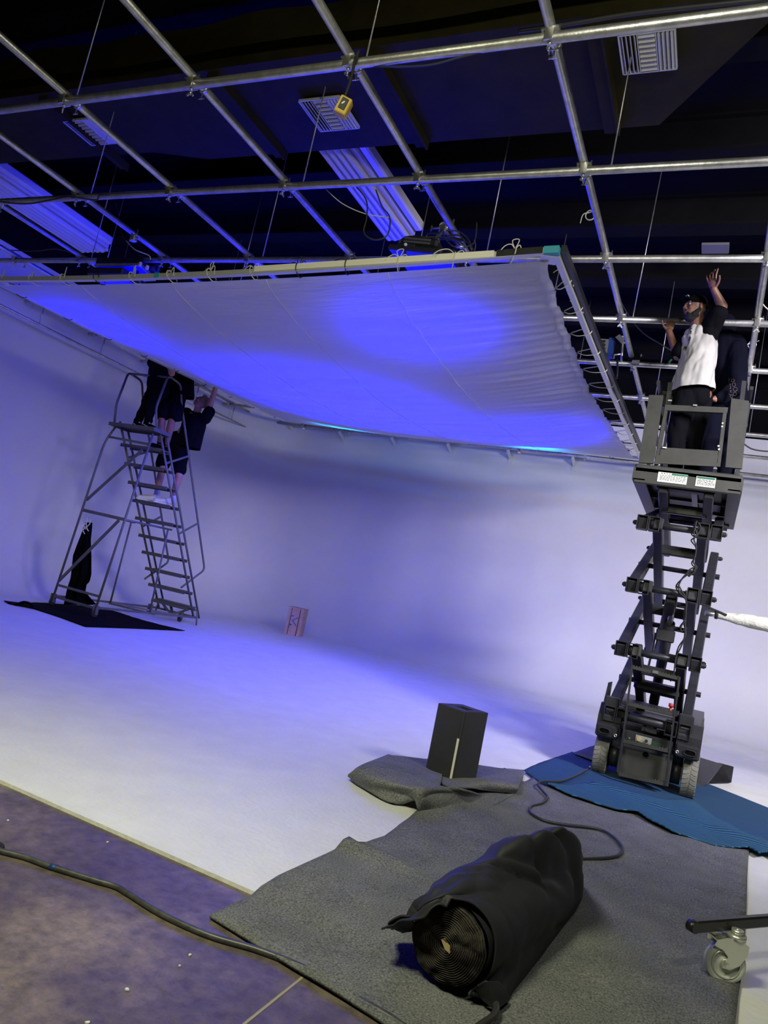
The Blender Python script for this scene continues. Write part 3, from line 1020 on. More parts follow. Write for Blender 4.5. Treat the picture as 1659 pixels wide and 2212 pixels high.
levels = ZS + [2.62]
for k in range(len(levels) - 1):
    for x in (XO0, XO1):
        arm(x, YN, levels[k], YF, levels[k + 1])
    for x in (XI0, XI1):
        arm(x + (.03 if x == XI0 else -.0), YN, levels[k + 1], YF, levels[k]) if k < 3 else arm(x + (.02 if x == XI0 else 0), YN + .06, levels[k + 1] - .05, YF, levels[k])
for k, z in enumerate(ZS[1:] + [ZS[0]]):
    for y in (YN, YF):
        obj('pivot_tube', MB().tube([(XI0 - .03, y, z), (XI1 + .03, y, z)], .030, 16), M['liftmetal'], LP)
        for x in (XO0, XO1, XI0, XI1):
            obj('end_sleeve', MB().tube([(x - .036, y, z), (x + .036, y, z)], .046, 18), M['liftmetal'], LP)
            if y == YN:
                f = MB()
                for sgx in (-1, 1):
                    f.box((x + sgx * .043, y - .035, z), (.008, .085, .125), bev=.003)
                    f.box((x, y - .035, z + sgx * .060), (.092, .085, .008), bev=.003)
                obj('tube_end', f, M['liftmetal'], LP)
        for x, sg in ((XO0, -1), (XO1, 1)):
            obj('pin_bolt', MB().tube([(x + sg * .04, y, z), (x + sg * .075, y, z)], .022, 8, smooth=False).tube([(x + sg * .07, y, z), (x + sg * .085, y, z)], .014, 8), M['liftmetal'], LP)
for k in range(len(levels) - 1):
    zc = (levels[k] + levels[k + 1]) / 2
    yc = (YN + YF) / 2
    obj('centre_pin', MB().tube([(XO0 - .06, yc, zc), (XO1 + .06, yc, zc)], .024, 12), M['liftmetal'], LP)
    obj('centre_bolt', MB().tube([(XO1 + .04, yc, zc), (XO1 + .08, yc, zc)], .028, 6, smooth=False), M['liftmetal'], LP)
    obj('arm_spacer', MB().bar((XI0, YN + .45, levels[k + 1] - .15 if k < 4 else levels[k]), (XI1, YN + .45, levels[k + 1] - .15), .06, .09, bev=.008), M['liftmetal'], LP)
# hydraulic ram
obj('ram_cylinder', MB().tube([(-.40, 8.2, .62), (-.33, 7.25, 1.42)], .048, 18), M['liftmetal'], LP)
obj('ram_rod', MB().tube([(-.33, 7.25, 1.42), (-.31, 6.95, 1.66)], .028, 14), M['steel'], LP)
obj('ram_guard', MB().box((-.345, 7.15, 1.30), (.16, .05, .11), bev=.01).bar((-.43, 7.18, 1.30), (-.45, 7.3, 1.0), .015, .05), M['liftmetal'], LP)
obj('ram_beam', MB().bar((-.33, 6.86, 1.62), (-.44, 8.3, 1.14), .09, .09, bev=.01), M['liftmetal'], LP)


def hz(px, py, y):
    return at(px, py, y=y)


hoses = [[(1505, 1125), (1500, 1140), (1505, 1155), (1497, 1165), (1504, 1180), (1500, 1200), (1498, 1215), (1503, 1228), (1482, 1240), (1465, 1262), (1468, 1280), (1480, 1295), (1482, 1320), (1478, 1345), (1480, 1370), (1470, 1395), (1460, 1420), (1455, 1445), (1452, 1470)],
         [(1508, 1128), (1512, 1142), (1502, 1158), (1497, 1150), (1503, 1135)],
         [(1500, 1225), (1485, 1233), (1486, 1243), (1498, 1236), (1502, 1222)],
         [(1482, 1340), (1470, 1352), (1472, 1364), (1481, 1356)],
         [(1465, 1262), (1470, 1275), (1482, 1290), (1480, 1275)]]
for h in hoses:
    obj('hose', MB().tube(spline([hz(x + (i % 2) * 2, y, 6.70) for i, (x, y) in enumerate(h)], 4), .007, 6), M['blackcord'], LP)
    obj('hose', MB().tube(spline([hz(x - 4 + (i % 3) * 3, y + 2, 6.72) for i, (x, y) in enumerate(h)], 4), .006, 6), M['blackcord'], LP)

# chassis
M['darkgreen'] = mat('dark_green', (.008, .035, .018), .6)
CX0, CX1 = -.75, .08
ch = MB()
ch.box((-.335, 7.75, .36), (.60, 1.70, .28), bev=.02)
obj('chassis', ch, M['liftmetal'], LP)
for x, w in ((-.655, .19), (-.015, .19)):
    m = MB()
    m.prism([(x - w / 2, 6.72, .36), (x - w / 2, 6.72, .52), (x - w / 2, 6.80, .62), (x - w / 2, 8.62, .62), (x - w / 2, 8.62, .40), (x - w / 2, 7.0, .40)], (w, 0, 0))
    obj('side_box', m, M['liftmetal'], LP)
    m = MB()
    m.bar((x - w / 2 - .0, 6.73, .40), (x + w / 2, 6.73, .40), .07, .11, bev=.015)
    obj('bumper_plate', m, M['liftmetal'], LP)
    c = Vector((x + (-.02 if x < -.3 else .02), 6.685, .40))
    obj('slot_rim', MB().tube([c + Vector((a, 0, b)) for a, b in [(math.cos(t) * .03 + (.015 if math.cos(t) > 0 else -.015), math.sin(t) * .022) for t in np.linspace(0, 2 * math.pi, 20)]], .005, 6, caps=False), M['blackcord'], LP)
    obj('slot_hole', MB().box(c + Vector((0, .006, 0)), (.075, .006, .034), bev=.002), M['black'], LP)
    cc = Vector((x + (.075 if x < -.3 else -.075), 6.685, .385))
    obj('lug', MB().ring(cc, (0, 1, 0), [(.006, -.004), (.014, -.004), (.014, .004), (.006, .004)], 14), M['steel'], LP)
obj('fork_bracket', MB().prism([(-.755, 7.0, .62), (-.755, 7.35, .62), (-.755, 7.35, .78), (-.755, 7.12, .78)], (.012, 0, 0)), M['liftmetal'], LP)
obj('lift_eye', MB().prism([(.06, 6.80, .60), (.06, 6.95, .60), (.06, 6.93, .68), (.06, 6.82, .68)], (.014, 0, 0)), M['liftmetal'], LP)
obj('front_shaft', MB().tube([(-.66, 6.76, .56), (-.05, 6.76, .56)], .038, 18), M['liftmetal'], LP)
for x in (-.66, -.06):
    obj('arm_shoe', MB().box((x, 6.80, .60), (.12, .12, .17), bev=.01), M['liftmetal'], LP)
obj('end_plate', MB().box((-.325, 6.76, .215), (.42, .03, .27), bev=.008), M['liftpanel'], LP)
obj('control_plate', MB().box((-.33, 6.745, .40), (.40, .03, .10), bev=.006), M['liftmetal'], LP)
obj('socket_panel', MB().box((-.36, 6.726, .405), (.13, .008, .055), bev=.002), M['zinc'], LP)
obj('knob', MB().cyl((-.395, 6.722, .405), (-.395, 6.705, .405), .019, 14), M['cardboard'], LP, label='tan round knob')
obj('knob', MB().cyl((-.335, 6.722, .405), (-.335, 6.705, .402), .012, 12), M['ink'], LP)
obj('valve_block', MB().box((-.33, 6.80, .49), (.13, .07, .05), bev=.006).cyl((-.37, 6.80, .5), (-.37, 6.80, .545), .014).cyl((-.29, 6.80, .5), (-.29, 6.80, .55), .014).cyl((-.35, 6.76, .49), (-.35, 6.735, .49), .012), M['liftmetal'], LP)
obj('socket_panel', MB().box((-.24, 6.726, .39), (.12, .006, .045), bev=.002), M['darkgreen'], LP, label='dark green label')
for x, z in ((-.47, .39), (-.17, .385)):
    obj('bolt', MB().cyl((x, 6.728, z), (x, 6.718, z), .008, 10), M['steel'], LP)
c = Vector((-.325, 6.742, .29))
obj('round_hole', MB().cyl(c, c + Vector((0, .004, 0)), .024, 18), M['black'], LP)
obj('keyhole_rim', MB().ring(c + Vector((0, -.002, 0)), (0, 1, 0), [(.023, -.003), (.028, -.003), (.028, .003), (.023, .003)], 18), M['liftmetal'], LP)
obj('stop_button', MB().cyl((-.20, 7.05, .70), (-.20, 7.05, .73), .022, 14).cyl((-.20, 7.05, .64), (-.20, 7.05, .70), .012, 12), M['red'], LP, label='red stop button')
obj('deck_tray', MB().box((-.36, 7.05, .655), (.46, .40, .03), bev=.005).box((-.36, 7.5, .80), (.40, .20, .10), bev=.03), M['liftmetal'], LP)
# entry ladder on the chassis
la = [(-.535, 6.70, 1.04), (-.525, 6.68, .80), (-.50, 6.655, .12)]
lb = [(-.150, 6.70, .98), (-.145, 6.68, .78), (-.125, 6.655, .07)]
a0, a1 = at(1366, 1437, y=6.70), at(1336, 1672, y=6.66)
c0, c1 = at(1468, 1462, y=6.70), at(1437, 1694, y=6.66)
for p, q in ((a0, a1), (c0, c1)):
    obj('ladder_rail', MB().bar(p, q, .014, .05, up=(0, 1, 0)), M['liftmetal'], LP)
for t in (.02, .36, .70, 1.0):
    p, q = a0.lerp(a1, t), c0.lerp(c1, t)
    r = obj('rung', MB().bar(p, q, .035, .028, bev=.003), M['liftpanel'], LP)
    tm = MB()
    for k in range(16):
        tm.box(p.lerp(q, (k + .5) / 16) + Vector((0, 0, .017)), (.010, .035, .010))
    obj('grip_teeth', tm, M['liftpanel'], r)
obj('latch', MB().box(a0.lerp(c0, .5) + Vector((0, -.02, -.01)), (.05, .02, .03), bev=.005), M['steel'], LP)


def tyre(x, y, steer=0.0):
    c = Vector((x, y, .19))
    ax = Vector((math.cos(steer), math.sin(steer), 0))
    r, w = .19, .115
    t = obj('tyre', MB().ring(c, ax, [(r - .012, -w / 2), (r - .004, -w / 2 + .008), (r - .004, w / 2 - .008), (r - .012, w / 2), (r * .62, w / 2), (r * .62, -w / 2)], 44), M['tyre'], LP)
    tm = MB()
    for k in range(30):
        a = 2 * math.pi * k / 30
        fwd = Vector((-ax.y, ax.x, 0))
        for s in (-1, 1):
            def sp(o, da):
                aa = a + da
                return c + ax * o + (fwd * math.cos(aa) + Vector((0, 0, 1)) * math.sin(aa)) * r
            # zigzag block
            pts = [sp(s * .006, .03), sp(s * .030, .10), sp(s * (w / 2 - .003), .10), sp(s * (w / 2 - .003), .255), sp(s * .034, .255), sp(s * .006, .18)]
            ins = [c + ax * ((p - c).dot(ax)) + ((p - c) - ax * ((p - c).dot(ax))) * (1 - .012 / r) for p in pts]
            n = 6
            fs = [tuple(range(n)), tuple(range(n, 2 * n))[::-1]] + [(i, (i + 1) % n, n + (i + 1) % n, n + i) for i in range(n)]
            tm.add(pts + ins, fs)
    obj('tread_blocks', tm, M['tyre'], t)
    obj('wheel_rim', MB().ring(c, ax, [(r * .63, -w * .4), (r * .63, w * .4), (r * .5, w * .25), (.03, w * .35), (.03, -w * .35)], 24), M['liftmetal'], LP)
    return t


tyre(-.685, 6.95, .0)
tyre(.03, 6.95, .0)
tyre(-.685, 8.35)
tyre(.03, 8.35)
obj('hub_motor', MB().cyl((-.62, 6.95, .19), (-.54, 6.95, .19), .10, 20), M['liftmetal'], LP)
obj('hub_motor', MB().cyl((-.04, 6.95, .19), (-.12, 6.95, .19), .10, 20), M['liftmetal'], LP)

# platform deck
PX0, PX1, PY0, PY1, PZ = -.80, .075, 6.72, 8.78, 2.72
obj('platform_deck', MB().box(((PX0 + PX1) / 2, (PY0 + PY1) / 2, PZ - .02), (PX1 - PX0 - .02, PY1 - PY0, .03)), M['liftmetal'], LP)
obj('deck_board', MB().box((-.45, 7.6, PZ - .05), (.26, 1.2, .02)).box((-.17, 7.6, PZ - .05), (.20, 1.2, .02)), M['liftpanel'], LP)
obj('deck_rib', MB().box(((PX0 + PX1) / 2, 7.65, PZ - .06), (.70, .03, .05)).box(((PX0 + PX1) / 2, 8.2, PZ - .06), (.70, .03, .05)).box((-.30, 7.7, PZ - .075), (.05, 1.6, .03)), M['liftmetal'], LP)
obj('end_channel', MB().box(((PX0 + PX1) / 2, PY0 + .015, PZ - .058), (PX1 - PX0, .03, .175), bev=.01), M['liftpanel'], LP)
obj('cross_channel', MB().bar((-.60, PY0 + .12, PZ - .135), (-.12, PY0 + .12, PZ - .135), .10, .035, bev=.006), M['liftmetal'], LP)
for sx_, x in ((-1, PX0), (1, PX1)):
    obj('side_channel', MB().box((x, (PY0 + PY1) / 2, PZ - .06), (.02, PY1 - PY0, .11)).box((x - sx_ * .05, (PY0 + PY1) / 2, PZ - .11), (.10, PY1 - PY0, .012)), M['liftpanel'], LP)
obj('slide_block', MB().box((XO0, YF - .05, PZ - .11), (.10, .16, .07)).box((XO1, YF - .05, PZ - .11), (.10, .16, .07)).tube([(XI0, YF, 2.62), (XI1, YF, 2.62)], .03, 12).tube([(PX0 + .04, YF, 2.60), (PX1 - .04, YF, 2.60)], .024, 12), M['liftmetal'], LP)


def decal(px0, py0, px1, py1, w, hh, y, label, lines, head):
    """small printed plate on the end channel"""
    a, b = at(px0, py0, y=y), at(px1, py1, y=y)
    c = (a + b) / 2
    w = abs(b.x - a.x)
    c.z = PZ - .068
    d = obj('label_plate', MB().box(c, (w, .003, hh)), M['sticker'], LP, label=label)
    obj('label_header', MB().box(c + Vector((head, -.0025, hh * .38)), (w * (.94 if not head else .55), .002, hh * .18)), M['green'], d)
    t = MB()
    rr = random.Random(int(px0))
    for r_ in range(lines):
        z = hh * (.18 - r_ * .58 / lines)
        x = -w * .42
        while x < w * .4:
            l = rr.uniform(.006, .022)
            t.box(c + Vector((x + l / 2, -.0022, z)), (l, .001, .0042))
            x += l + rr.uniform(.004, .012)
    for k in range(9):
        x = -w * .40 + k * w * .8 / 9 + .008
        t.box(c + Vector((x, -.004, hh * .38)), (.006, .001, .008))
    obj('label_text', t, M['ink'], d)


decal(1424, 1010, 1486, 1025, 0, .088, PY0 - .003, 'white sticker with a green header, the wider one', 4, .06)
decal(1507, 1015, 1548, 1028, 0, .088, PY0 - .003, 'white sticker with a green header, the narrower one', 6, 0)
# end gate and folded side panels, rails
GY_ = PY0 + .03


def pan(poly, th, m, name, y=GY_):
    return obj(name, MB().prism([at(px, py, y=y) for px, py in poly], (0, th, 0)), m, LP)


pan([(1402, 853), (1433, 854), (1411, 1001), (1379, 999)], .035, M['liftpanel'], 'side_panel')
pan([(1580, 860), (1618, 866), (1603, 1012), (1567, 1009)], .035, M['liftpanel'], 'side_panel')
pan([(1437, 874), (1573, 880), (1571, 892), (1435, 886)], .04, M['liftpanel'], 'gate_bar')
pan([(1435, 886), (1442, 887), (1422, 1003), (1414, 1002)], .04, M['liftpanel'], 'gate_post')
pan([(1562, 891), (1570, 892), (1556, 1008), (1548, 1008)], .04, M['liftpanel'], 'gate_post')
pan([(1426, 966), (1553, 974), (1549, 1008), (1420, 1001)], .02, M['liftpanel'], 'kick_plate')
pan([(1443, 826), (1453, 826), (1448, 874), (1438, 873)], .03, M['liftmetal'], 'corner_post', 6.95)
pan([(1603, 822), (1613, 823), (1607, 870), (1597, 870)], .03, M['liftmetal'], 'corner_post', 6.95)
pan([(1414, 900), (1420, 900), (1402, 1000), (1396, 1000)], .02, M['liftmetal'], 'inner_post', 6.80)
for a, b in (((1443, 863), (1451, 867)), ((1497, 874), (1506, 877)), ((1431, 965), (1440, 969))):
    p, q = at(*a, y=GY_ - .01), at(*b, y=GY_ - .01)
    obj('hinge_plate', MB().box((p + q) / 2, (.036, .012, .014), bev=.002), M['steel'], LP)
for p in ((1561, 915), (1560, 922), (1552, 964), (1553, 971)):
    q = at(*p, y=GY_)
    obj('bolt', MB().cyl(q, q + Vector((0, -.012, 0)), .008, 10), M['zinc'], LP)
for x, s in ((PX0 + .04, -1), (PX1 - .04, 1)):
    rl = MB()
    for z in (PZ + .55, PZ + .90):
        rl.bar((x, PY0 + .3, z), (x, PY1, z), .03, .03)
    for y in (7.4, 8.1, 8.75):
        rl.bar((x, y, PZ), (x, y, PZ + .90), .03, .03)
    obj('guard_rail', rl, M['liftmetal'], LP)
obj('guard_rail', MB().bar((PX0 + .04, PY1 - .03, PZ + .9), (PX1 - .04, PY1 - .03, PZ + .9), .03, .03).bar((PX0 + .04, PY1 - .03, PZ + .5), (PX1 - .04, PY1 - .03, PZ + .5), .03, .03), M['liftmetal'], LP)
for z in (.02, .10):
    pass
obj('control_box', MB().box((PX0 + .10, 7.4, PZ + .85), (.14, .12, .16), bev=.01), M['liftmetal'], LP)

# carpeted board behind the wheels
tag(obj('tilted_board', MB().prism([(.02, 7.62, .012), (.42, 8.45, .012), (.42, 8.45, .17), (.30, 8.45, .17), (-.02, 7.75, .03)][::-1], (-.02, .02, .0)).prism([(.16, 7.6, .008), (.32, 8.40, .16), (-.30, 8.62, .16), (-.30, 7.6, .008)], (0, 0, .012)), M['blackmetal']), 'dark tilted board leaning up behind the right wheel of the lift', 'board')

# white wrapped tube coming in from the right behind the lift
w0, w1 = at(1545, 1327, y=7.72), at(1548, 1327, y=7.72) + Vector((1.9, .25, .10))
wt = thing('wrapped_tube', 'pale crinkled cloth wrapped tube reaching in from the right edge', 'tube', w0)
ds = (w1 - w0)


def wr(u, v):
    p = w0 + ds * u
    t = ds.normalized()
    a = t.cross(Vector((0, 0, 1))).normalized()
    b = a.cross(t)
    ang = v * 2 * math.pi
    r = (.034 + .034 * min(1, u * 5)) * (1 + .10 * noise.noise(Vector((u * 26, math.cos(ang) * 1.6, math.sin(ang) * 1.6))) + .05 * math.sin(ang * 2 + u * 40))
    return p + (a * math.cos(ang) + b * math.sin(ang)) * r + Vector((0, 0, -.04 * math.sin(u * 3.1)))


obj('cloth_wrap', MB().grid(wr, 110, 26), M['wrap'], wt)
obj('metal_end', MB().cyl(w0 - ds.normalized() * .09, w0 + ds.normalized() * .05, .026, 16), M['steel'], wt)
obj('black_strap', MB().ring(w0 + ds.normalized() * .01, ds, [(.038, -.012), (.044, -.012), (.044, .012), (.038, .012)], 18).bar(w0 + Vector((-.06, -.03, .05)), w0 + Vector((.10, -.03, .01)), .03, .02, bev=.005), M['blackcord'], wt)
obj('stand', MB().tube([w1, w1 + Vector((0, 0, -1.50))], .02, 10).box(w1 + Vector((0, 0, -1.48)), (.5, .06, .03)).box(w1 + Vector((0, 0, -1.48)), (.06, .5, .03)), M['blackmetal'], wt)

# ================================================================== FLOOR COVERINGS
CARP = [(455, 1970), (500, 1947), (545, 1925), (600, 1893), (640, 1877), (690, 1852), (738, 1831), (750, 1826), (770, 1831), (790, 1822), (830, 1808), (870, 1778), (905, 1750)]
outl = [at(a, b, z=.01) for a, b in CARP]
outl += [at(a, b, z=.01) for a, b in [(960, 1700), (1090, 1660), (1132, 1690), (1200, 1660), (1300, 1655), (1420, 1690), (1560, 1760), (1618, 1830), (1617, 1845), (1614, 1900), (1612, 1980), (1606, 2050), (1603, 2100), (1594, 2160), (1588, 2212), (1575, 2320), (1200, 2420), (900, 2245), (850, 2212), (800, 2180), (640, 2085)]]


def carpet_lump(x, y):
    z = 0
    # long crease running right from the notch at the left edge
    a, b = at(745, 1828, z=0), at(945, 1910, z=0)
    d = (b - a); d.z = 0
    q = Vector((x, y, 0)) - Vector((a.x, a.y, 0))
    t = q.dot(d) / d.length_squared
    if -.1 < t < 1.2:
        dist = (q.x * d.y - q.y * d.x) / d.length
        z += .045 * math.exp(-((dist - .03) / .045) ** 2) * max(0, 1 - max(0, t - .2))
    z += .014 * math.exp(-(((y - 2.95 - .08 * x) / .03) ** 2)) * (1 if x > -.3 else 0) * .5
    z += .012 * max(0, noise.noise(Vector((x * 3, y * 3, 9)))) + .03 * math.exp(-((x + 1.2) ** 2 + (y - 4.3) ** 2) / .04)
    return z


cp = tag(sheet('felt_carpet', outl, M['carpet'], .007, 1, .006, 95, .010, lump=carpet_lump), 'large grey felt carpet laid over the white floor in the foreground', 'carpet')


# crumpled folded end of the carpet round the black box
def patch(name, quad, fn, m, parent=None, nu=26, nv=26, th=.008):
    def f(u, v):
        a = quad[0].lerp(quad[1], u)
        b = quad[3].lerp(quad[2], u)
        p = a.lerp(b, v)
        p.z += fn(u, v)
        return p
    return obj(name, MB().grid(f, nu, nv), m, parent, solid=th)


def ribbon(cols, nu=40, nv=20):
    """loft through columns of pixel points with heights: cols = [[(px,py,z),...],...]"""
    C = [[at(a, b, z=c) for a, b, c in col] for col in cols]
    S = [spline(col, 8) for col in C]
    n = len(S[0])
    rows = [spline([S[i][j] for i in range(len(S))], 8) for j in range(n)]
    mb = MB()
    w = len(rows[0])
    vs = [Vector(rows[j][i]) + Vector((0, 0, .004 * noise.noise(Vector((j * .2, i * .2, 0))))) for j in range(n) for i in range(w)]
    fs = [(j * w + i, j * w + i + 1, (j + 1) * w + i + 1, (j + 1) * w + i) for j in range(n - 1) for i in range(w - 1)]
    return mb.add(vs, fs, True)


fold = thing('carpet_fold', 'crumpled folded end of grey felt carpet around the black box', 'carpet', at(930, 1690, z=.01))
obj('fold_layer', ribbon([[(752, 1676, .03), (775, 1695, .015), (835, 1731, .012), (872, 1735, .014)],
                          [(775, 1664, .10), (820, 1690, .10), (870, 1713, .075), (902, 1728, .07)],
                          [(815, 1658, .13), (870, 1692, .125), (905, 1709, .13), (906, 1752, .02)],
                          [(860, 1666, .13), (905, 1690, .12), (940, 1705, .13), (955, 1722, .04)],
                          [(915, 1680, .10), (950, 1698, .11), (1000, 1709, .09), (1020, 1722, .03)]]), M['carpet'], fold, solid=.012)
obj('fold_layer', ribbon([[(752, 1676, .03), (760, 1668, .06), (780, 1655, .10), (838, 1631, .10)],
                          [(780, 1674, .035), (800, 1668, .11), (820, 1655, .13), (850, 1633, .10)],
                          [(830, 1690, .05), (860, 1682, .12), (880, 1660, .11), (900, 1639, .04)],
                          [(885, 1697, .07), (920, 1690, .12), (925, 1672, .07), (930, 1641, .02)],
                          [(945, 1702, .09), (952, 1692, .10), (955, 1674, .06), (960, 1643, .02)]]), M['carpet'], fold, solid=.012)
obj('fold_layer', ribbon([[(925, 1640, .02), (940, 1665, .03), (950, 1690, .06), (970, 1700, .11)],
                          [(1020, 1652, .02), (1015, 1672, .03), (1010, 1690, .08), (1005, 1702, .10)],
                          [(1075, 1660, .02), (1070, 1676, .03), (1060, 1690, .08), (1050, 1708, .03)],
                          [(1132, 1664, .03), (1130, 1680, .03), (1122, 1696, .08), (1115, 1712, .03)]]), M['carpet'], fold, solid=.012)
obj('fold_layer', ribbon([[(905, 1752, .02), (912, 1722, .10), (940, 1703, .12), (985, 1700, .13)],
                          [(930, 1752, .02), (950, 1732, .07), (985, 1716, .08), (1010, 1708, .11)],
                          [(960, 1765, .012), (985, 1745, .025), (1020, 1730, .03), (1050, 1718, .03)],
                          [(1000, 1790, .012), (1030, 1765, .014), (1060, 1745, .015), (1115, 1715, .012)]]), M['carpet'], fold, solid=.012)

# blankets under the lift
bl1 = [(1132, 1664), (1175, 1645), (1235, 1624), (1262, 1630), (1300, 1640), (1420, 1660), (1520, 1690), (1659, 1745), (1700, 1765), (1700, 1850), (1659, 1822), (1600, 1810), (1520, 1795), (1440, 1770), (1375, 1748), (1310, 1735), (1240, 1715), (1170, 1693)]
b1 = tag(sheet('moving_blanket', [at(a, b, z=.022) for a, b in bl1], M['blanket'], .019, 11, .006, 60, .008), 'blue moving blanket spread under the wheels of the lift', 'blanket')
bl2 = [(1180, 1694), (1260, 1690), (1330, 1700), (1420, 1725), (1500, 1730), (1545, 1765), (1600, 1793), (1659, 1815), (1700, 1830), (1690, 1862), (1659, 1842), (1640, 1846), (1618, 1832), (1540, 1822), (1490, 1805), (1450, 1796), (1400, 1772), (1375, 1756), (1330, 1747), (1290, 1735), (1230, 1715)]


def bl_lump(x, y):
    a = math.sin(x * 9 + y * 4)
    return .012 * max(0, a) + .022 * math.exp(-((y - 6.0 + .4 * x) / .07) ** 2)


b2 = tag(sheet('moving_blanket', [at(a, b, z=.035) for a, b in bl2], M['quilt'], .026, 5, .010, 60, .008, lump=bl_lump), 'quilted teal blanket with wavy stitching, rumpled along the front of the blue one', 'blanket')
tag(sheet('carpet_scrap', [at(a, b, z=.03) for a, b in [(1238, 1630), (1290, 1612), (1320, 1625), (1290, 1650)]], M['carpet'], .045, 8, .004, 12), 'scrap of grey carpet behind the left wheel of the lift', 'carpet')

# ================================================================== BOX, CRATE
bx = thing('black_box', 'tall black wooden box standing on end with a yellow stripe on one edge', 'box', (-1.47, 5.05, .03))
q = [(-1.61, 4.95), (-1.39, 4.865), (-1.33, 5.10), (-1.56, 5.20)]
u_ = Vector((q[1][0] - q[0][0], q[1][1] - q[0][1], 0)).normalized()
v_ = Vector((-u_.y, u_.x, 0))
q0 = Vector((-1.605, 4.945, .03))
BW, BD, BH = .235, .27, .475
V = lambda a, b, c: q0 + u_ * a + v_ * b + Vector((-.0 * c, 0, c))
Rb = Matrix((u_, v_, Vector((0, 0, 1)))).transposed()
body = MB()
t_ = .018
body.box(V(BW / 2, t_ / 2, BH / 2), (BW, t_, BH), Rb, .003).box(V(BW / 2, BD - t_ / 2, BH / 2), (BW, t_, BH), Rb, .003)
body.box(V(t_ / 2, BD / 2, BH / 2), (t_, BD - 2 * t_, BH), Rb).box(V(BW - t_ / 2, BD / 2, BH / 2), (t_, BD - 2 * t_, BH), Rb)
obj('box_body', body, M['boxblack'], bx)
top = MB()
top.box(V(BW / 2, BD * .20, BH - t_ / 2), (BW - .03, BD * .40 - .03, t_), Rb).box(V(BW / 2, BD * .82, BH - t_ / 2), (BW - .03, BD * .36 - .03, t_), Rb)
top.box(V(BW * .18, BD * .52, BH - t_ / 2), (BW * .36 - .03, BD * .32, t_), Rb).box(V(BW * .86, BD * .52, BH - t_ / 2), (BW * .28 - .02, BD * .32, t_), Rb)
obj('top_panel', top, M['boxblack'], bx, label='top panel with a hand hole')
obj('bottom_panel', MB().box(V(BW / 2, BD / 2, t_ / 2), (BW - .03, BD - .03, t_), Rb), M['boxblack'], bx)
obj('edge_stripe', MB().box(V(BW - .008, -.0015, BH * .31), (.016, .004, BH * .62), Rb), M['creamtape'], bx, label='yellow stripe on the edge')
obj('patch', MB().box(V(BW * .80, -.001, BH * .78), (.065, .003, .17), Rb), M['boxblack'], bx)

cr_ = thing('wooden_crate', 'small wooden crate on end with a blue arrow mark near the cove corner', 'crate', (-7.0, 12.0, 0))
c0_, c1_ = Vector((-7.08, 11.93, .0)), Vector((-6.84, 12.0, 0))
cu_ = (c1_ - c0_).normalized()
cv_ = Vector((-cu_.y, cu_.x, 0))
# splay the depth so that the right side shows, as in the photograph
CW, CD, CHH = .29, .33, .51
rotc = Matrix.Rotation(.0, 3, 'Z')
cu_, cv_ = rotc @ cu_, rotc @ cv_
Rc = Matrix((cu_, cv_, Vector((0, 0, 1)))).transposed()
V2 = lambda a, b, c: c0_ + cu_ * a + cv_ * b + Vector((0, 0, c))
obj('inner_box', MB().box(V2(CW / 2, CD / 2, CHH / 2), (CW - .02, CD - .02, CHH - .01), Rc), M['wooddark'], cr_)
for a, w in ((.030, .055), (.145, .150), (.262, .052)):
    obj('plank', MB().box(V2(a, .0, CHH / 2), (w, .018, CHH), Rc, .003), M['wood'], cr_)
for b in (.045, .125, .205, .285):
    obj('plank', MB().box(V2(CW, b, CHH / 2), (.018, .072, CHH), Rc, .003), M['wood'], cr_)
obj('top_board', MB().box(V2(CW / 2, CD / 2, CHH), (CW + .015, CD + .015, .016), Rc, .003), M['wood'], cr_)


def mk(poly):
    return [V2(.145 + a * 1.25, -.0115, .27 + b * 1.15) for a, b in poly]


mkb = MB()
for poly in ([(.055, .075), (.055, .055), (-.015, .005), (-.035, .005)], [(-.035, .005), (-.015, .005), (.050, -.058), (.050, -.078)],
             [(-.05, .095), (-.05, .060), (-.005, .080)], [(-.055, -.045), (-.055, -.085), (-.010, -.068)]):
    mkb.prism(mk(poly), cv_ * -.002)
obj('arrow_mark', mkb, M['blueink'], cr_, label='blue chevron between two small triangles')

# ================================================================== FABRIC ROLL
RA, RB = Vector((-.600, 2.44, .142)), Vector((-.475, 3.22, .142))
roll = thing('fabric_roll', 'thick roll of black duvetyne lying on the carpet, its spiral end towards the camera', 'fabric roll', RA - Vector((0, 0, .13)))
ax_ = (RB - RA).normalized()
sd_ = ax_.cross(Vector((0, 0, 1))).normalized()
prof_n = 30
core = MB()


def rollend(u, v):
    a = v * 2 * math.pi
    r = .018 + (.128 - .018) * u
    wob = 1 + .03 * math.sin(a * 2 + 1) + .015 * math.sin(a * 5)
    layer = .005 * math.sin((u * 17 - v) * 2 * math.pi) + .010 * noise.noise(Vector((math.cos(a) * r * 30, math.sin(a) * r * 30, 2)))
    bulge = -.03 * (1 - u ** 3) + .012 * max(0, u - .9) * 10
    return RA + ax_ * (bulge * -1 * -.6 + layer - .02) + (sd_ * math.cos(a) + Vector((0, 0, 1)) * math.sin(a)) * r * wob


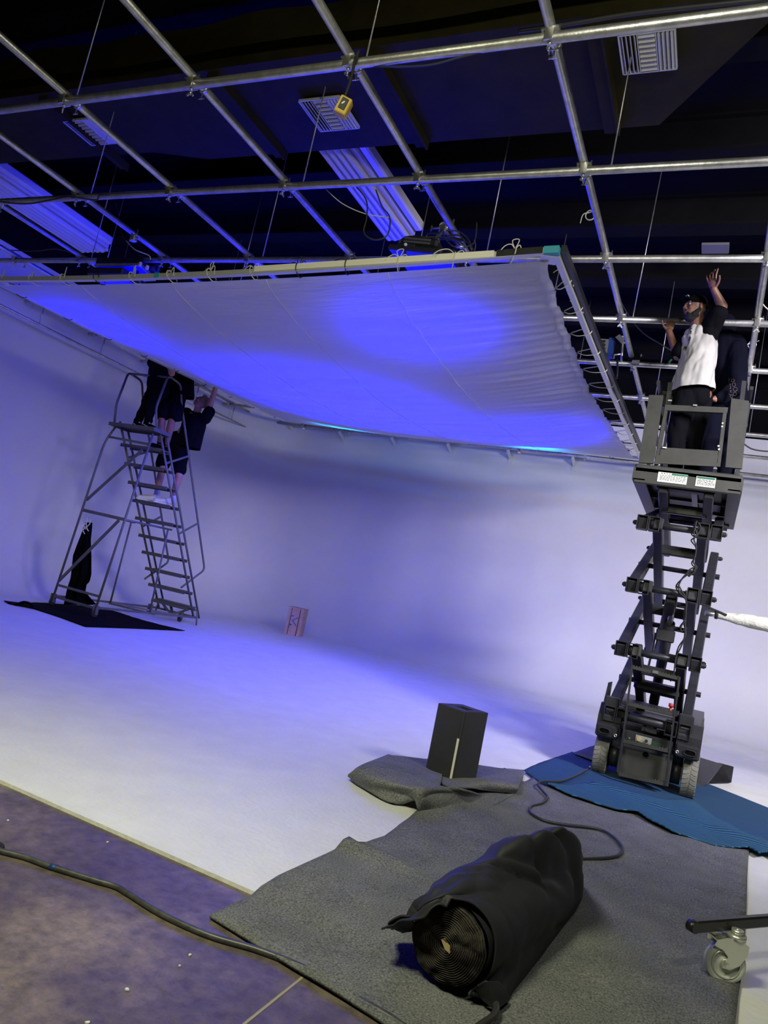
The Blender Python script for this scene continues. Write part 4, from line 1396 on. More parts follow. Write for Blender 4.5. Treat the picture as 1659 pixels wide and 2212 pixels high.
obj('spiral_end', MB().grid(rollend, 110, 72), M['rollend'], roll)
obj('roll_body', MB().grid(lambda u, v: RA + (RB - RA) * u + (sd_ * math.cos(v * 2 * math.pi) + Vector((0, 0, 1)) * math.sin(v * 2 * math.pi)) * .129 * (1 + .03 * math.sin(v * 4 * math.pi + 1) + .015 * math.sin(v * 10 * math.pi)), 20, 72), M['duvet'], roll)
obj('core_tube', MB().ring(RA - ax_ * .012, ax_, [(.014, -.01), (.022, -.01), (.022, .05), (.014, .05)], 16), M['rollend'], roll)
cpc = RA - ax_ * .045
obj('core_card', MB().prism([cpc + sd_ * a + Vector((0, 0, b)) for a, b in ((-.012, .012), (.0, .022), (.020, .004), (.026, -.016), (.006, -.010))], ax_ * .006), M['cardboard'], roll, label='torn tan cardboard in the core')


# loose cloth thrown over the roll: cross sections (sideways offset, height) along the roll
DC = [
    [(842, 1996, .12), (888, 1979, .17), (932, 1966, .22), (964, 1944, .262), (1008, 1957, .25), (1036, 2010, .17), (1038, 2085, .08), (1034, 2145, .015)],
    [(850, 2006, .07), (892, 1972, .19), (925, 1950, .26), (980, 1926, .30), (1040, 1950, .26), (1075, 2020, .16), (1088, 2100, .08), (1082, 2172, .012)],
    [(900, 1970, .12), (912, 1942, .23), (955, 1910, .30), (1030, 1898, .31), (1082, 1932, .27), (1112, 2000, .16), (1125, 2070, .08), (1118, 2130, .012)],
    [(935, 1930, .09), (942, 1905, .22), (990, 1884, .31), (1050, 1884, .32), (1110, 1922, .26), (1145, 1980, .17), (1160, 2030, .08), (1160, 2078, .012)],
    [(985, 1895, .09), (1000, 1875, .20), (1045, 1858, .32), (1090, 1862, .33), (1145, 1902, .27), (1180, 1950, .18), (1195, 1995, .09), (1196, 2030, .012)],
    [(1040, 1862, .09), (1048, 1842, .23), (1085, 1820, .37), (1140, 1830, .38), (1185, 1870, .30), (1215, 1920, .19), (1225, 1960, .09), (1225, 1990, .012)],
    [(1085, 1845, .09), (1095, 1818, .26), (1135, 1799, .40), (1185, 1800, .42), (1225, 1840, .33), (1245, 1890, .20), (1250, 1930, .10), (1250, 1955, .012)],
    [(1130, 1840, .06), (1148, 1815, .18), (1182, 1796, .35), (1215, 1794, .42), (1245, 1822, .34), (1257, 1865, .22), (1258, 1900, .10), (1256, 1925, .012)],
    [(1190, 1870, .03), (1200, 1845, .10), (1220, 1825, .20), (1235, 1830, .25), (1248, 1855, .20), (1255, 1880, .12), (1256, 1900, .06), (1254, 1915, .012)]]
up_ = Vector((0, 0, 1))
Sx = [spline([at(a, b, z=c) for a, b, c in col], 9) for col in DC]
colsA = [spline([Sx[i][j] for i in range(len(Sx))], 12) for j in range(len(Sx[0]))]
dm = MB()
wn = len(colsA[0])
nj = len(colsA)
vs = []
for j, col in enumerate(colsA):
    for i, p in enumerate(col):
        t, s = i / (wn - 1), j / (nj - 1)
        edge = min(1, s * 8, (1 - s) * 8)
        d = .010 * noise.noise(Vector((s * 5 + t * 3, t * 7, 1))) + .012 * abs(noise.noise(Vector((s * 3.5 - t * 6, t * 2.5 + s * 2, 7)))) - .008
        d += .014 * abs(noise.noise(Vector((s * 9 + t * 9, t * 4 - s * 3, 4))))
        d -= .040 * math.exp(-((t - .46 - .20 * (s - .4)) / .016) ** 2) * math.exp(-((s - .42) / .16) ** 2)
        d += .020 * math.exp(-((t - .50 - .35 * (s - .5)) / .03) ** 2) * math.exp(-((s - .5) / .25) ** 2)
        d -= .032 * math.exp(-((t - .66 + .7 * (s - .45)) / .022) ** 2) * math.exp(-((s - .5) / .2) ** 2)
        d += .016 * math.exp(-((t - .86 + .25 * (s - .5)) / .05) ** 2)
        d -= .012 * math.exp(-((t - .78 + .25 * (s - .5)) / .025) ** 2) * (1 if .3 < s < .8 else .3)
        d += .012 * math.sin(t * 24 + s * 5) * max(0, (s - .55)) * 2.2
        ctr = Vector((0, 0, 0)) + RA + ax_ * ((p - RA).dot(ax_))
        n_ = (p - ctr).normalized()
        q_ = p + n_ * d * edge
        if edge > .25:
            q_ = q_ - ax_ * .075 * max(0, 1 - t / .10)
        al = (q_ - RA).dot(ax_)
        if -.06 < al < .80 and edge > .25:
            c_ = RA + ax_ * al
            rr_ = (q_ - c_)
            if rr_.length < .150 + d * .5:
                q_ = c_ + rr_.normalized() * (.150 + d * .5)
        q_.z = max(q_.z, .014)
        vs.append(q_)
fs = [(j * wn + i, j * wn + i + 1, (j + 1) * wn + i + 1, (j + 1) * wn + i) for j in range(nj - 1) for i in range(wn - 1)]
dm.add(vs, fs, True)
dr = tag(obj('draped_cloth', dm, M['duvet'], solid=.006), 'loose black cloth rumpled over the fabric roll', 'cloth')
# pointed flap at the left and the rope-like tuck under the near corner
obj('corner_flap', ribbon([[(838, 1996, .13), (858, 1980, .17), (885, 1978, .19)], [(848, 2004, .10), (868, 1996, .13), (895, 1994, .16)], [(870, 2014, .06), (888, 2010, .09), (903, 2002, .12)]]), M['duvet'], dr, solid=.006)
obj('corner_flap', ribbon([[(1030, 2130, .06), (1036, 2150, .03), (1050, 2168, .02)], [(1050, 2120, .09), (1062, 2145, .06), (1075, 2178, .02)], [(1075, 2120, .08), (1092, 2140, .05), (1100, 2160, .02)]]), M['duvet'], dr, solid=.006)

# ================================================================== CABLES ON THE FLOOR
p = [at(a, b, z=-.005) for a, b in [(-40, 1826), (0, 1838), (55, 1852), (110, 1872), (200, 1900), (250, 1915), (280, 1932), (350, 1975), (450, 2020), (560, 2053), (660, 2093), (740, 2140), (830, 2190), (870, 2216), (920, 2250)]]
fcb = tag(obj('floor_cable', MB().tube(spline(p, 10), .0105, 10), M['cablegrey']), 'thick worn grey cable snaking across the concrete in the foreground', 'cable')
bc = at(112, 1873, z=-.005)
obj('cable_tape', MB().tube([at(108, 1872, z=-.005), at(124, 1876, z=-.005)], .0112, 10), M['navyplastic'], fcb, label='blue tape band')
p = [at(a, b, z=c) for a, b, c in [(1274, 1656, .08), (1270, 1662, .05), (1240, 1678, .05), (1210, 1688, .05), (1175, 1688, .05), (1162, 1694, .045), (1172, 1708, .035), (1183, 1722, .03), (1172, 1735, .028), (1148, 1742, .028), (1146, 1755, .028), (1175, 1772, .028), (1220, 1781, .028), (1290, 1790, .028), (1325, 1808, .028), (1344, 1832, .028), (1335, 1848, .028), (1300, 1854, .028), (1240, 1856, .028)]]
tag(obj('lift_cable', MB().tube(spline(p, 8), .0085, 8), M['cable']), 'thin black cable curling from the lift wheel to the fabric roll', 'cable')
p = [at(a, b, z=.03) for a, b in [(1068, 2160), (1072, 2180), (1062, 2198), (1042, 2212), (1010, 2235)]]
tag(obj('roll_cable', MB().tube(spline(p, 8), .011, 8), M['cable']), 'short black cable coming out from under the cloth at the bottom edge', 'cable')
p = [at(a, b, z=-.005) for a, b in [(-20, 1818), (0, 1824), (5, 1832), (-12, 1836)]]
tag(obj('cable_hook', MB().tube(spline(p, 8), .008, 8), M['blackcord']), 'small black cable end at the far left edge of the concrete', 'cable')

for i, (px, py, r_) in enumerate(((17, 1773, .010), (232, 1820, .011), (274, 2139, .013), (410, 2064, .012), (388, 2088, .008), (188, 2211, .012))):
    c = at(px, py, z=-.013)
    rr = random.Random(i)
    n_ = 7
    pl_ = [c + Vector((math.cos(k * 6.283 / n_) * r_ * .6 * rr.uniform(.5, 1), math.sin(k * 6.283 / n_) * r_ * .6 * rr.uniform(.5, 1), 0)) for k in range(n_)]
    tag(obj('paint_chip', MB().prism(pl_, (0, 0, .004)), M['white']), 'pale paint chip ' + ['at the far left, above the cable', 'on the concrete nearest the white floor edge', 'below the cable left of the floor joint', 'on the concrete just below the middle of the cable', 'lying beside another chip under the cable', 'at the very bottom edge of the concrete'][i], 'paint chip', 'paint chips on the concrete')

# ================================================================== ROLLING BASE WITH CASTER
rb = thing('caster_stand', 'black steel stand leg on a large grey caster at the right edge', 'stand', (.30, 3.45, 0))
B0, B1 = at(1497, 2001, z=.205), at(1659, 1988, z=.205)
B1 = B0 + (B1 - B0) * 2.6
bd = (B1 - B0).normalized()
bs = bd.cross(Vector((0, 0, 1))).normalized()
obj('base_beam', MB().bar(B0, B1, .030, .044, bev=.006), M['blackmetal'], rb)
obj('beam_cap', MB().cyl(B0 + bs * .016 - bd * .002, B0 - bs * .016 - bd * .002, .021, 18), M['blackmetal'], rb)
wc = at(1568, 2058, y=3.30)
wc = Vector((.235, 3.335, .074))
wax = Vector((.80, -.60, 0)).normalized()
wax = (EYE - wc); wax.z = 0; wax.normalize(); wax = Matrix.Rotation(.36, 3, 'Z') @ wax
cst = obj('caster_wheel', MB().ring(wc, wax, [(.074, -.012), (.070, -.017), (.052, -.018), (.050, -.010), (.020, -.010), (.018, -.018), (.006, -.018), (.006, .018), (.018, .018), (.020, .010), (.050, .010), (.052, .018), (.070, .017), (.074, .012)], 36), M['rubbergrey'], rb)
obj('rim', MB().ring(wc, wax, [(.054, .0185), (.051, .021), (.048, .0185)], 30).ring(wc, wax, [(.022, .018), (.020, .022), (.004, .022), (.004, .018)], 20), M['zinc'], cst)
fwd_ = -wax.cross(Vector((0, 0, 1))).normalized()
fk = MB()
for s in (-1, 1):
    o_ = wc + wax * s * .024
    arcp = [o_ + fwd_ * a + up_ * b for a, b in ((-.014, -.012), (.012, -.014), (.045, .01), (.068, .05), (.070, .085), (.045, .098), (-.01, .098), (-.045, .082), (-.055, .06), (-.02, .05), (.0, .03))]
    fk.prism(arcp, wax * .003 * s)
obj('fork', fk, M['zinc'], rb)
topc = wc + fwd_ * .03 + up_ * .094
obj('swivel_head', MB().cyl(topc, topc + up_ * .018, .034, 24).cyl(topc + up_ * .018, topc + up_ * .035, .022, 20).cyl(topc + up_ * .03, topc + up_ * .038, .008, 12), M['zinc'], rb)
obj('axle_nut', MB().tube([wc + wax * .026, wc + wax * .036], .009, 6, smooth=False).cyl(wc - wax * .03, wc + wax * .03, .005), M['steel'], rb)
bp0 = wc - fwd_ * .045 + up_ * .085
obj('brake_pedal', MB().box(bp0 + up_ * .0 - fwd_ * .012, (.05, .045, .004), Matrix((wax, fwd_, up_)).transposed() @ Matrix.Rotation(-.5, 3, 'X')).box(bp0 - fwd_ * .005, (.004, .05, .03), Matrix((wax, fwd_, up_)).transposed()), M['zinc'], rb)
wheel(B1 + Vector((-.12, 0, -.145)), wax, .06, .03, rb, 'caster_wheel')
obj('fork', MB().bar(B1 + Vector((-.12, 0, -.02)), B1 + Vector((-.12, 0, -.145)), .05, .05), M['zinc'], rb)

# ================================================================== PEOPLE
def cone(mb, p0, r0, p1, r1, n=14, flat=None):
    """closed round cone; flat=(axis, factor) squashes the section along an axis"""
    p0, p1 = Vector(p0), Vector(p1)
    d = (p1 - p0)
    L = d.length
    d = d.normalized() if L > 1e-6 else Vector((0, 0, 1))
    pts, rs = [], []
    for k in range(5):
        a = math.pi / 2 * k / 5
        pts.append(p0 - d * r0 * math.cos(a)); rs.append(max(r0 * math.sin(a), r0 * .02))
    for k in range(3):
        t = k / 2
        pts.append(p0.lerp(p1, t)); rs.append(r0 + (r1 - r0) * t)
    for k in range(4, -1, -1):
        a = math.pi / 2 * k / 5
        pts.append(p1 + d * r1 * math.cos(a)); rs.append(max(r1 * math.sin(a), r1 * .02))
    b = len(mb.v)
    mb.tube(pts, rs, n)
    if flat:
        ax, f = Vector(flat[0]).normalized(), flat[1]
        for i in range(b, len(mb.v)):
            v = mb.v[i]
            t = max(0, min(1, (v - p0).dot(d) / max(L, 1e-6)))
            c = p0.lerp(p1, t)
            o = v - c
            mb.v[i] = c + o - ax * o.dot(ax) * (1 - f)
    return mb


def ell(mb, c, r, R=None, n=16):
    c = Vector(c)
    R = R or Matrix.Identity(3)
    b = len(mb.v)
    pts, rs = [], []
    m = n // 2
    vs, fs = [], []
    for i in range(m + 1):
        th = math.pi * i / m
        for k in range(n):
            ph = 2 * math.pi * k / n
            s = max(math.sin(th), .01)
            vs.append(c + R @ Vector((r[0] * s * math.cos(ph), r[1] * s * math.sin(ph), r[2] * math.cos(th))))
    for i in range(m):
        for k in range(n):
            fs.append((i * n + k, (i + 1) * n + k, (i + 1) * n + (k + 1) % n, i * n + (k + 1) % n))
    fs.append(tuple(range(n)))
    fs.append(tuple((m * n + k) for k in reversed(range(n))))
    return mb.add(vs, fs, True)


def basis(f, u):
    f = Vector(f).normalized()
    u = Vector(u)
    u = (u - f * u.dot(f)).normalized()
    s = f.cross(u)          # the figure's right-hand side
    return f, u, s


def blob(name, mb, m, parent, voxel=.008, smooth=3, fold=0.0, fscale=9.0, label=None, seed=0.0, stretch=(1, 1, .35), cut=None):
    """fuse overlapping volumes into one smooth skin"""
    base = wpos(parent) if parent else Vector((0, 0, 0))
    me = bpy.data.meshes.new(name + '_src')
    me.from_pydata([tuple(v - base) for v in mb.v], [], mb.f)
    o = bpy.data.objects.new(name + '_src', me)
    COL.objects.link(o)
    r = o.modifiers.new('r', 'REMESH')
    r.mode = 'VOXEL'
    r.voxel_size = voxel
    s = o.modifiers.new('s', 'SMOOTH')
    s.factor = .5
    s.iterations = smooth
    dg = bpy.context.evaluated_depsgraph_get()
    me2 = bpy.data.meshes.new_from_object(o.evaluated_get(dg))
    bpy.data.objects.remove(o)
    me2.name = name
    if cut:
        bm = bmesh.new()
        bm.from_mesh(me2)
        bmesh.ops.bisect_plane(bm, geom=bm.verts[:] + bm.edges[:] + bm.faces[:], plane_co=Vector(cut[0]) - base, plane_no=Vector(cut[1]), clear_outer=True)
        bm.to_mesh(me2)
        bm.free()
    if fold:
        n = len(me2.vertices)
        co = np.empty(n * 3); me2.vertices.foreach_get('co', co); co = co.reshape(-1, 3)
        nr = np.empty(n * 3); me2.vertices.foreach_get('normal', nr) if hasattr(me2.vertices[0], 'normal') else None
        nr = nr.reshape(-1, 3)
        for i in range(n):
            c = co[i]
            d = noise.noise(Vector((c[0] * fscale * stretch[0] + seed, c[1] * fscale * stretch[1], c[2] * fscale * stretch[2] + c[0] * 2))) 
            d = abs(d) * 1.4 - .3 + .4 * noise.noise(Vector((c[0] * fscale * 2.3, c[1] * fscale * 2.3, c[2] * fscale * 1.1 + seed)))
            co[i] = c + nr[i] * fold * d
        me2.vertices.foreach_set('co', co.ravel())
    me2.polygons.foreach_set('use_smooth', [True] * len(me2.polygons))
    me2.materials.clear()
    me2.materials.append(m)
    me2.update()
    ob = bpy.data.objects.new(name, me2)
    COL.objects.link(ob)
    if parent:
        ob.parent = parent
    if label:
        ob['label'] = label
    return ob


def head(mb, c, f, u, s=1.0):
    f, u, r = basis(f, u)
    c = Vector(c)
    R = Matrix((r, f, u)).transposed()
    A = lambda a, b, d: c + (r * a + f * b + u * d) * s
    ell(mb, A(0, -.012, .030), (.076 * s, .096 * s, .098 * s), R)
    ell(mb, A(0, .022, -.040), (.060 * s, .070 * s, .078 * s), R)
    ell(mb, A(0, .050, -.088), (.034 * s, .032 * s, .028 * s), R)
    ell(mb, A(0, .078, .036), (.050 * s, .014 * s, .011 * s), R)
    for sg in (-1, 1):
        ell(mb, A(sg * .038, .068, -.018), (.022 * s, .020 * s, .022 * s), R)
        ell(mb, A(sg * .079, -.012, .000), (.008 * s, .018 * s, .030 * s), R)
        ell(mb, A(sg * .013, .099, -.024), (.010 * s, .012 * s, .009 * s), R)
    cone(mb, A(0, .090, .020), .008 * s, A(0, .108, -.018), .012 * s, 10)
    ell(mb, A(0, .086, -.050), (.024 * s, .012 * s, .007 * s), R)
    ell(mb, A(0, .084, -.061), (.021 * s, .012 * s, .008 * s), R)
    return A, R


def face_parts(A, R, s, parent, brow='beard'):
    for sg in (-1, 1):
        e = MB()
        ell(e, A(sg * .032, .0765, .014), (.0125 * s, .009 * s, .0075 * s), R, 12)
        eo = obj('eye', e, M['eye'], parent)
        e = MB()
        ell(e, A(sg * .032, .0845, .014), (.0055 * s, .003 * s, .0055 * s), R, 10)
        obj('pupil', e, M['pupil'], eo)
        e = MB()
        cone(e, A(sg * .018, .0905, .036), .0040 * s, A(sg * .050, .078, .040), .0030 * s, 8)
        obj('eyebrow', e, M[brow], parent)
    e = MB()
    ell(e, A(0, .0965, -.0505), (.021 * s, .004 * s, .0045 * s), R, 12)
    ell(e, A(0, .0945, -.0610), (.018 * s, .004 * s, .0055 * s), R, 12)
    obj('lips', e, M['lip'], parent)


def hand(mb, w, d, n, curl, s=1.0, thumb=1, spread=.16, tcurl=.5, curls=None):
    """w wrist, d towards the fingers, n out of the palm side"""
    w = Vector(w)
    d = Vector(d).normalized()
    n = Vector(n); n = (n - d * n.dot(d)).normalized()
    sd = d.cross(n) * thumb
    R = Matrix((sd, d, n)).transposed()
    ell(mb, w + d * .045 * s, (.040 * s, .052 * s, .015 * s), R)
    cone(mb, w - d * .01, .024 * s, w + d * .04 * s, .022 * s, 12, flat=(n, .65))
    for k in range(4):
        o = (k - 1.5)
        ln = (.040, .045, .043, .034)[k] * s
        p = w + d * (.082 - .004 * abs(o)) * s - sd * o * .0215 * s
        cone(mb, w + d * .04 * s - sd * o * .014 * s, .011 * s, p, .0098 * s, 8)
        dd = (d - sd * o * spread).normalized()
        c = curls[k] if curls else curl
        for j in range(3):
            ax = dd.cross(n).normalized()
            dd = (Matrix.Rotation(-c * (.75, 1.0, .8)[j], 3, ax) @ dd) if True else dd
            nxt = p + dd * ln * (1, .72, .58)[j]
            cone(mb, p, (.0094 - .0006 * j) * s, nxt, (.0088 - .0006 * j) * s, 8)
            p = nxt
            nn = ax.cross(dd)
    p = w + d * .02 * s + sd * .026 * s
    dd = (d * .6 + sd * .75 + n * .15).normalized()
    for j in range(3):
        nxt = p + dd * (.038, .032, .026)[j] * s
        cone(mb, p, (.0135, .0105, .0095)[j] * s, nxt, (.0115, .0098, .0085)[j] * s, 8)
        p = nxt
        dd = (dd + (d * .4 - sd * .35 + n * .3) * tcurl).normalized()


def shoe(mb, heel, d, s=1.0):
    heel = Vector(heel)
    d = Vector(d).normalized()
    sd = d.cross(up_)
    R = Matrix((sd, d, up_)).transposed()
    cone(mb, heel + up_ * .045, .036 * s, heel + d * .13 * s + up_ * .038, .040 * s, 12, flat=(up_, .9))
    cone(mb, heel + d * .12 * s + up_ * .036, .042 * s, heel + d * .215 * s + up_ * .028, .034 * s, 12, flat=(up_, .75))
    cone(mb, heel + up_ * .05, .038 * s, heel + up_ * .105 + d * .02, .040 * s, 12)


def sole(parent, heel, d, m, s=1.0):
    heel = Vector(heel)
    d = Vector(d).normalized()
    sd = d.cross(up_)
    pr = []
    for k in range(24):
        a = 2 * math.pi * k / 24
        x, y = math.sin(a), math.cos(a)
        pr.append(heel + d * (.10 + .145 * y) * s + sd * (.036 + .010 * y) * x * s)
    return obj('sole', MB().prism(pr, (0, 0, .022)), m, parent)


def J(px, py, y):
    return at(px, py, y=y)


# ------------------------------------------------ man in the white shirt on the lift
y0 = 7.00
PF = PZ + .0
nk = J(1508, 706, 7.00)
hd = J(1501, 666, 6.96)
pm = thing('person', 'bearded man in black cap and white shirt raising one hand on the lift', 'person', (-.42, 7.0, PF), 'crew at work on the overhead fabric')
sh_a = J(1535, 704, 6.98)        # raised arm shoulder
sh_b = J(1492, 728, 7.10)
pel = J(1500, 850, 7.02)
ff = Vector((-.80, -.60, 0)).normalized()      # body faces left and towards the camera
sr = ff.cross(up_).normalized()
b = MB()
hf = Vector((-.80, -.58, -.06))
A, R = head(b, hd, hf, Vector((-.05, -.02, 1)), 1.03)
cone(b, hd - up_ * .05 - ff * .03, .058, nk - up_ * .03, .066)
cone(b, nk - up_ * .13, .085, pel + up_ * .1, .12, 18, flat=(ff, .75))
el_a = J(1560, 662, 6.86)
wr_a = J(1542, 625, 6.78)
cone(b, sh_a, .060, el_a, .047)
cone(b, el_a, .046, wr_a, .030)
hand(b, wr_a, J(1536, 598, 6.74) - wr_a, Vector((-.45, -.85, -.1)), .30, 1.05, thumb=1, spread=.2, curls=(.25, .42, .50, .40))
el_b = J(1464, 768, 7.02)
wr_b = J(1445, 716, 7.10)
cone(b, sh_b, .056, el_b, .045)
cone(b, el_b, .045, wr_b, .030)
hand(b, wr_b, Vector((.05, -.05, 1)), Vector((.1, -1, .1)), .95, 1.0, thumb=-1, spread=.05)
hipL, hipR = J(1480, 862, 6.96), J(1514, 862, 7.08)
anL, anR = Vector((hipL.x + .01, 6.98, PF + .09)), Vector((hipR.x + .02, 7.10, PF + .09))
knL, knR = hipL.lerp(anL, .5) + ff * .03, hipR.lerp(anR, .5) + ff * .03
for h, k, a in ((hipL, knL, anL), (hipR, knR, anR)):
    cone(b, h, .085, k, .058)
    cone(b, k, .056, a, .038)
ell(b, pel, (.15, .12, .12))
blob('body', b, M['skin_dark'], pm, .0055, 2)
face_parts(A, R, 1.03, pm)
bd_ = MB()
ell(bd_, A(0, .036, -.096), (.056, .054, .040), R)
ell(bd_, A(0, .010, -.080), (.066, .052, .036), R)
for sg in (-1, 1):
    cone(bd_, A(sg * .050, .036, -.078), .026, A(sg * .068, -.002, -.035), .018)
    cone(bd_, A(sg * .022, .084, -.062), .009, A(sg * .034, .070, -.085), .016)
cone(bd_, A(-.022, .092, -.042), .0055, A(.022, .092, -.042), .0055)
ell(bd_, A(0, .070, -.096), (.036, .026, .024), R)
blob('beard', bd_, M['beard'], pm, .006, 2)
cp_ = MB()
ell(cp_, A(0, -.010, .058), (.088, .106, .072), R, 20)
cone(cp_, A(-.045, -.09, .018), .02, A(.045, -.09, .018), .02)
cone(cp_, A(0, .06, .060), .055, A(0, .12, .072), .045, 14, flat=(A(0, 0, 1) - A(0, 0, 0), .16))
cp_o = blob('cap', cp_, M['black'], pm, .006, 2)
lg = MB()
lg.tube(spline([A(-.035, .094, .082), A(-.02, .098, .096), A(-.005, .100, .084), A(.006, .100, .098), A(.020, .098, .088)], 4), .0045, 6)
lg.tube([A(-.03, .096, .072), A(.012, .100, .073)], .0035, 6)
obj('cap_logo', lg, M['white'], cp_o, label='white scribble on the cap')
obj('cap_badge', MB().cyl(A(.045, .088, .078), A(.046, .092, .079), .008, 8), M['creamtape'], cp_o)
obj('earring', MB().ring(A(.086, -.012, -.034), A(0, 1, 0) - A(0, 0, 0), [(.005, -.002), (.008, -.002), (.008, .002), (.005, .002)], 10), M['steel'], pm)
t = MB()
ch_ = J(1512, 745, 7.03)
cone(t, nk - up_ * .095, .118, ch_, .165, 20, flat=(ff, .82))
cone(t, nk - up_ * .085, .085, nk - up_ * .12, .12, 18)
cone(t, ch_, .168, J(1503, 800, 6.99), .182, 20, flat=(ff, .85))
cone(t, J(1503, 800, 6.99), .182, J(1495, 836, 7.00), .205, 22, flat=(ff, .86))
cone(t, J(1495, 836, 7.00), .205, J(1494, 860, 7.00), .205, 22, flat=(ff, .86))
cone(t, nk - up_ * .05 - sr * .02, .06, sh_a - up_ * .03, .070)
cone(t, nk - up_ * .06, .06, sh_b, .070)
tee = blob('shirt', t, M['tee'], pm, .009, 4, .022, 10, seed=3.1, cut=(J(1497, 842, 6.95), (.12, 0, -1)))
sl = MB()
cone(sl, sh_a - up_ * .02 + sr * -.0, .094, J(1551, 678, 6.88), .082, 18)
cone(sl, J(1530, 728, 6.96), .080, sh_a, .088, 18)
blob('sleeve', sl, M['blackshirt'], pm, .009, 2, .010, 9, label='black sleeve of the raised arm')
sl = MB()
cone(sl, sh_b + ff * .02, .074, J(1467, 762, 7.02), .068, 18)
blob('sleeve', sl, M['blackshirt'], pm, .009, 2, .010, 9, label='black sleeve of the lowered arm')
pt = MB()
cone(pt, pel + up_ * .12, .150, pel - up_ * .02, .155, 20, flat=(ff, .85))
for h, k, a in ((hipL, knL, anL), (hipR, knR, anR)):
    cone(pt, h, .108, k, .086, 16)
    cone(pt, k, .085, a + up_ * .01, .070, 16)
blob('trousers', pt, M['blackshirt'], pm, .010, 3, .014, 8)
for a in (anL, anR):
    s_ = MB()
    shoe(s_, Vector((a.x, a.y, PF)), ff)
    so = blob('shoe', s_, M['black'], pm, .008, 2)
    sole(so, Vector((a.x, a.y, PF)), ff, M['rubber'])

# print on the shirt: thin strokes laid on the cloth by a ray from the front of the chest
dg = bpy.context.evaluated_depsgraph_get()
bvh = BVHTree.FromObject(tee, dg)
tb = wpos(tee)


def on_shirt(px, py):
    d = (RW @ Vector((px - 829.5, py - 1106, FPX))).normalized()
    h = bvh.ray_cast(EYE - tb, d)
    return (h[0] + tb - d * .003) if h[0] else None


strokes = [([(1487, 744), (1489, 734), (1491, 726), (1492, 730), (1488, 742), (1483, 751), (1479, 757)], .0035),
           ([(1491, 726), (1489, 728), (1487, 735)], .0030),
           ([(1489, 704), (1486, 717)], .0045), ([(1489, 704), (1493, 706)], .0040), ([(1488, 710), (1491, 711)], .0040), ([(1493, 705), (1491, 715), (1494, 716)], .0040), ([(1492, 710), (1495, 710)], .0035),
           ([(1490, 720), (1493, 715), (1493, 721)], .0028), ([(1482, 728), (1485, 722), (1485, 729)], .0025), ([(1478, 750), (1476, 756)], .003)]
pr = MB()
for a_, r_ in strokes:
    q_ = [on_shirt(*c) for c in a_]
    q_ = [c for c in q_ if c]
    if len(q_) > 1:
        pr.tube(q_, r_, 6)
for k in range(8):
    a = k * math.pi / 4
    q_ = [on_shirt(1481, 751), on_shirt(1481 + 4.5 * math.cos(a), 751 + 4.5 * math.sin(a))]
    if all(q_):
        pr.tube(q_, [.005, .0015], 6)
if pr.v:
    obj('shirt_print', pr, M['ink'], tee, label='small black letters and a stemmed flower')

# ------------------------------------------------ second worker behind, dark hoodie
ph = thing('person', 'person in dark navy hooded top behind the bearded man on the lift', 'person', (-.10, 7.45, PF), 'crew at work on the overhead fabric')
sh1, sh2 = J(1592, 752, 7.40), J(1558, 735, 7.62)
hd2 = J(1562, 708, 7.60)
pl2 = J(1570, 858, 7.50)
b = MB()
f2 = Vector((-.9, .3, -.2))
A2, R2 = head(b, hd2, f2, up_, 1.0)
cone(b, hd2 - up_ * .05, .055, sh1.lerp(sh2, .5), .065)
cone(b, sh1.lerp(sh2, .5) - up_ * .06, .12, pl2, .13)
el2, wr2 = J(1594, 835, 7.22), J(1545, 862, 7.12)
cone(b, sh1, .055, el2, .046)
cone(b, el2, .045, wr2, .031)
hand(b, wr2, Vector((-1, -.15, -.12)), Vector((0, .3, -1)), .5, 1.0, thumb=-1)
for xo in (-.09, .09):
    hpp = pl2 + Vector((xo, 0, -.02))
    cone(b, hpp, .085, Vector((hpp.x, 7.45, PF + .48)), .058)
    cone(b, Vector((hpp.x, 7.45, PF + .48)), .056, Vector((hpp.x, 7.50, PF + .09)), .038)
blob('body', b, M['skin_red'], ph, .0075, 2)
h_ = MB()
ell(h_, A2(0, -.02, .02), (.098, .112, .125), R2)
cone(h_, hd2 - up_ * .06, .085, sh1.lerp(sh2, .5), .12)
cone(h_, sh1.lerp(sh2, .5) - up_ * .05, .17, J(1572, 800, 7.5), .185, 18)
cone(h_, J(1572, 800, 7.5), .185, pl2 + up_ * .02, .170, 18)
cone(h_, sh1 - up_ * .02, .095, el2, .082, 14)
cone(h_, el2, .080, J(1556, 860, 7.14), .055, 14)
cone(h_, sh2, .09, J(1548, 790, 7.7), .075, 14)
hoo = blob('hooded_top', h_, M['navy'], ph, .010, 3, .018, 7, seed=8)
p_ = MB()
for xo in (-.09, .09):
    hpp = pl2 + Vector((xo, 0, 0))
    cone(p_, hpp, .118, Vector((hpp.x, 7.45, PF + .48)), .090)
    cone(p_, Vector((hpp.x, 7.45, PF + .48)), .088, Vector((hpp.x, 7.50, PF + .07)), .072)
blob('trousers', p_, M['navy'], ph, .010, 3, .014, 8)
for xo in (-.09, .09):
    s_ = MB()
    q_ = Vector((pl2.x + xo, 7.50, PF))
    shoe(s_, q_, Vector((-.9, -.2, 0)))
    blob('shoe', s_, M['black'], ph, .008, 2)
bvh2 = BVHTree.FromObject(hoo, bpy.context.evaluated_depsgraph_get())
tb2 = wpos(hoo)


def on_hood(px, py):
    d = (RW @ Vector((px - 829.5, py - 1106, FPX))).normalized()
    h = bvh2.ray_cast(EYE - tb2, d)
    return (h[0] + tb2 - d * .003) if h[0] else None


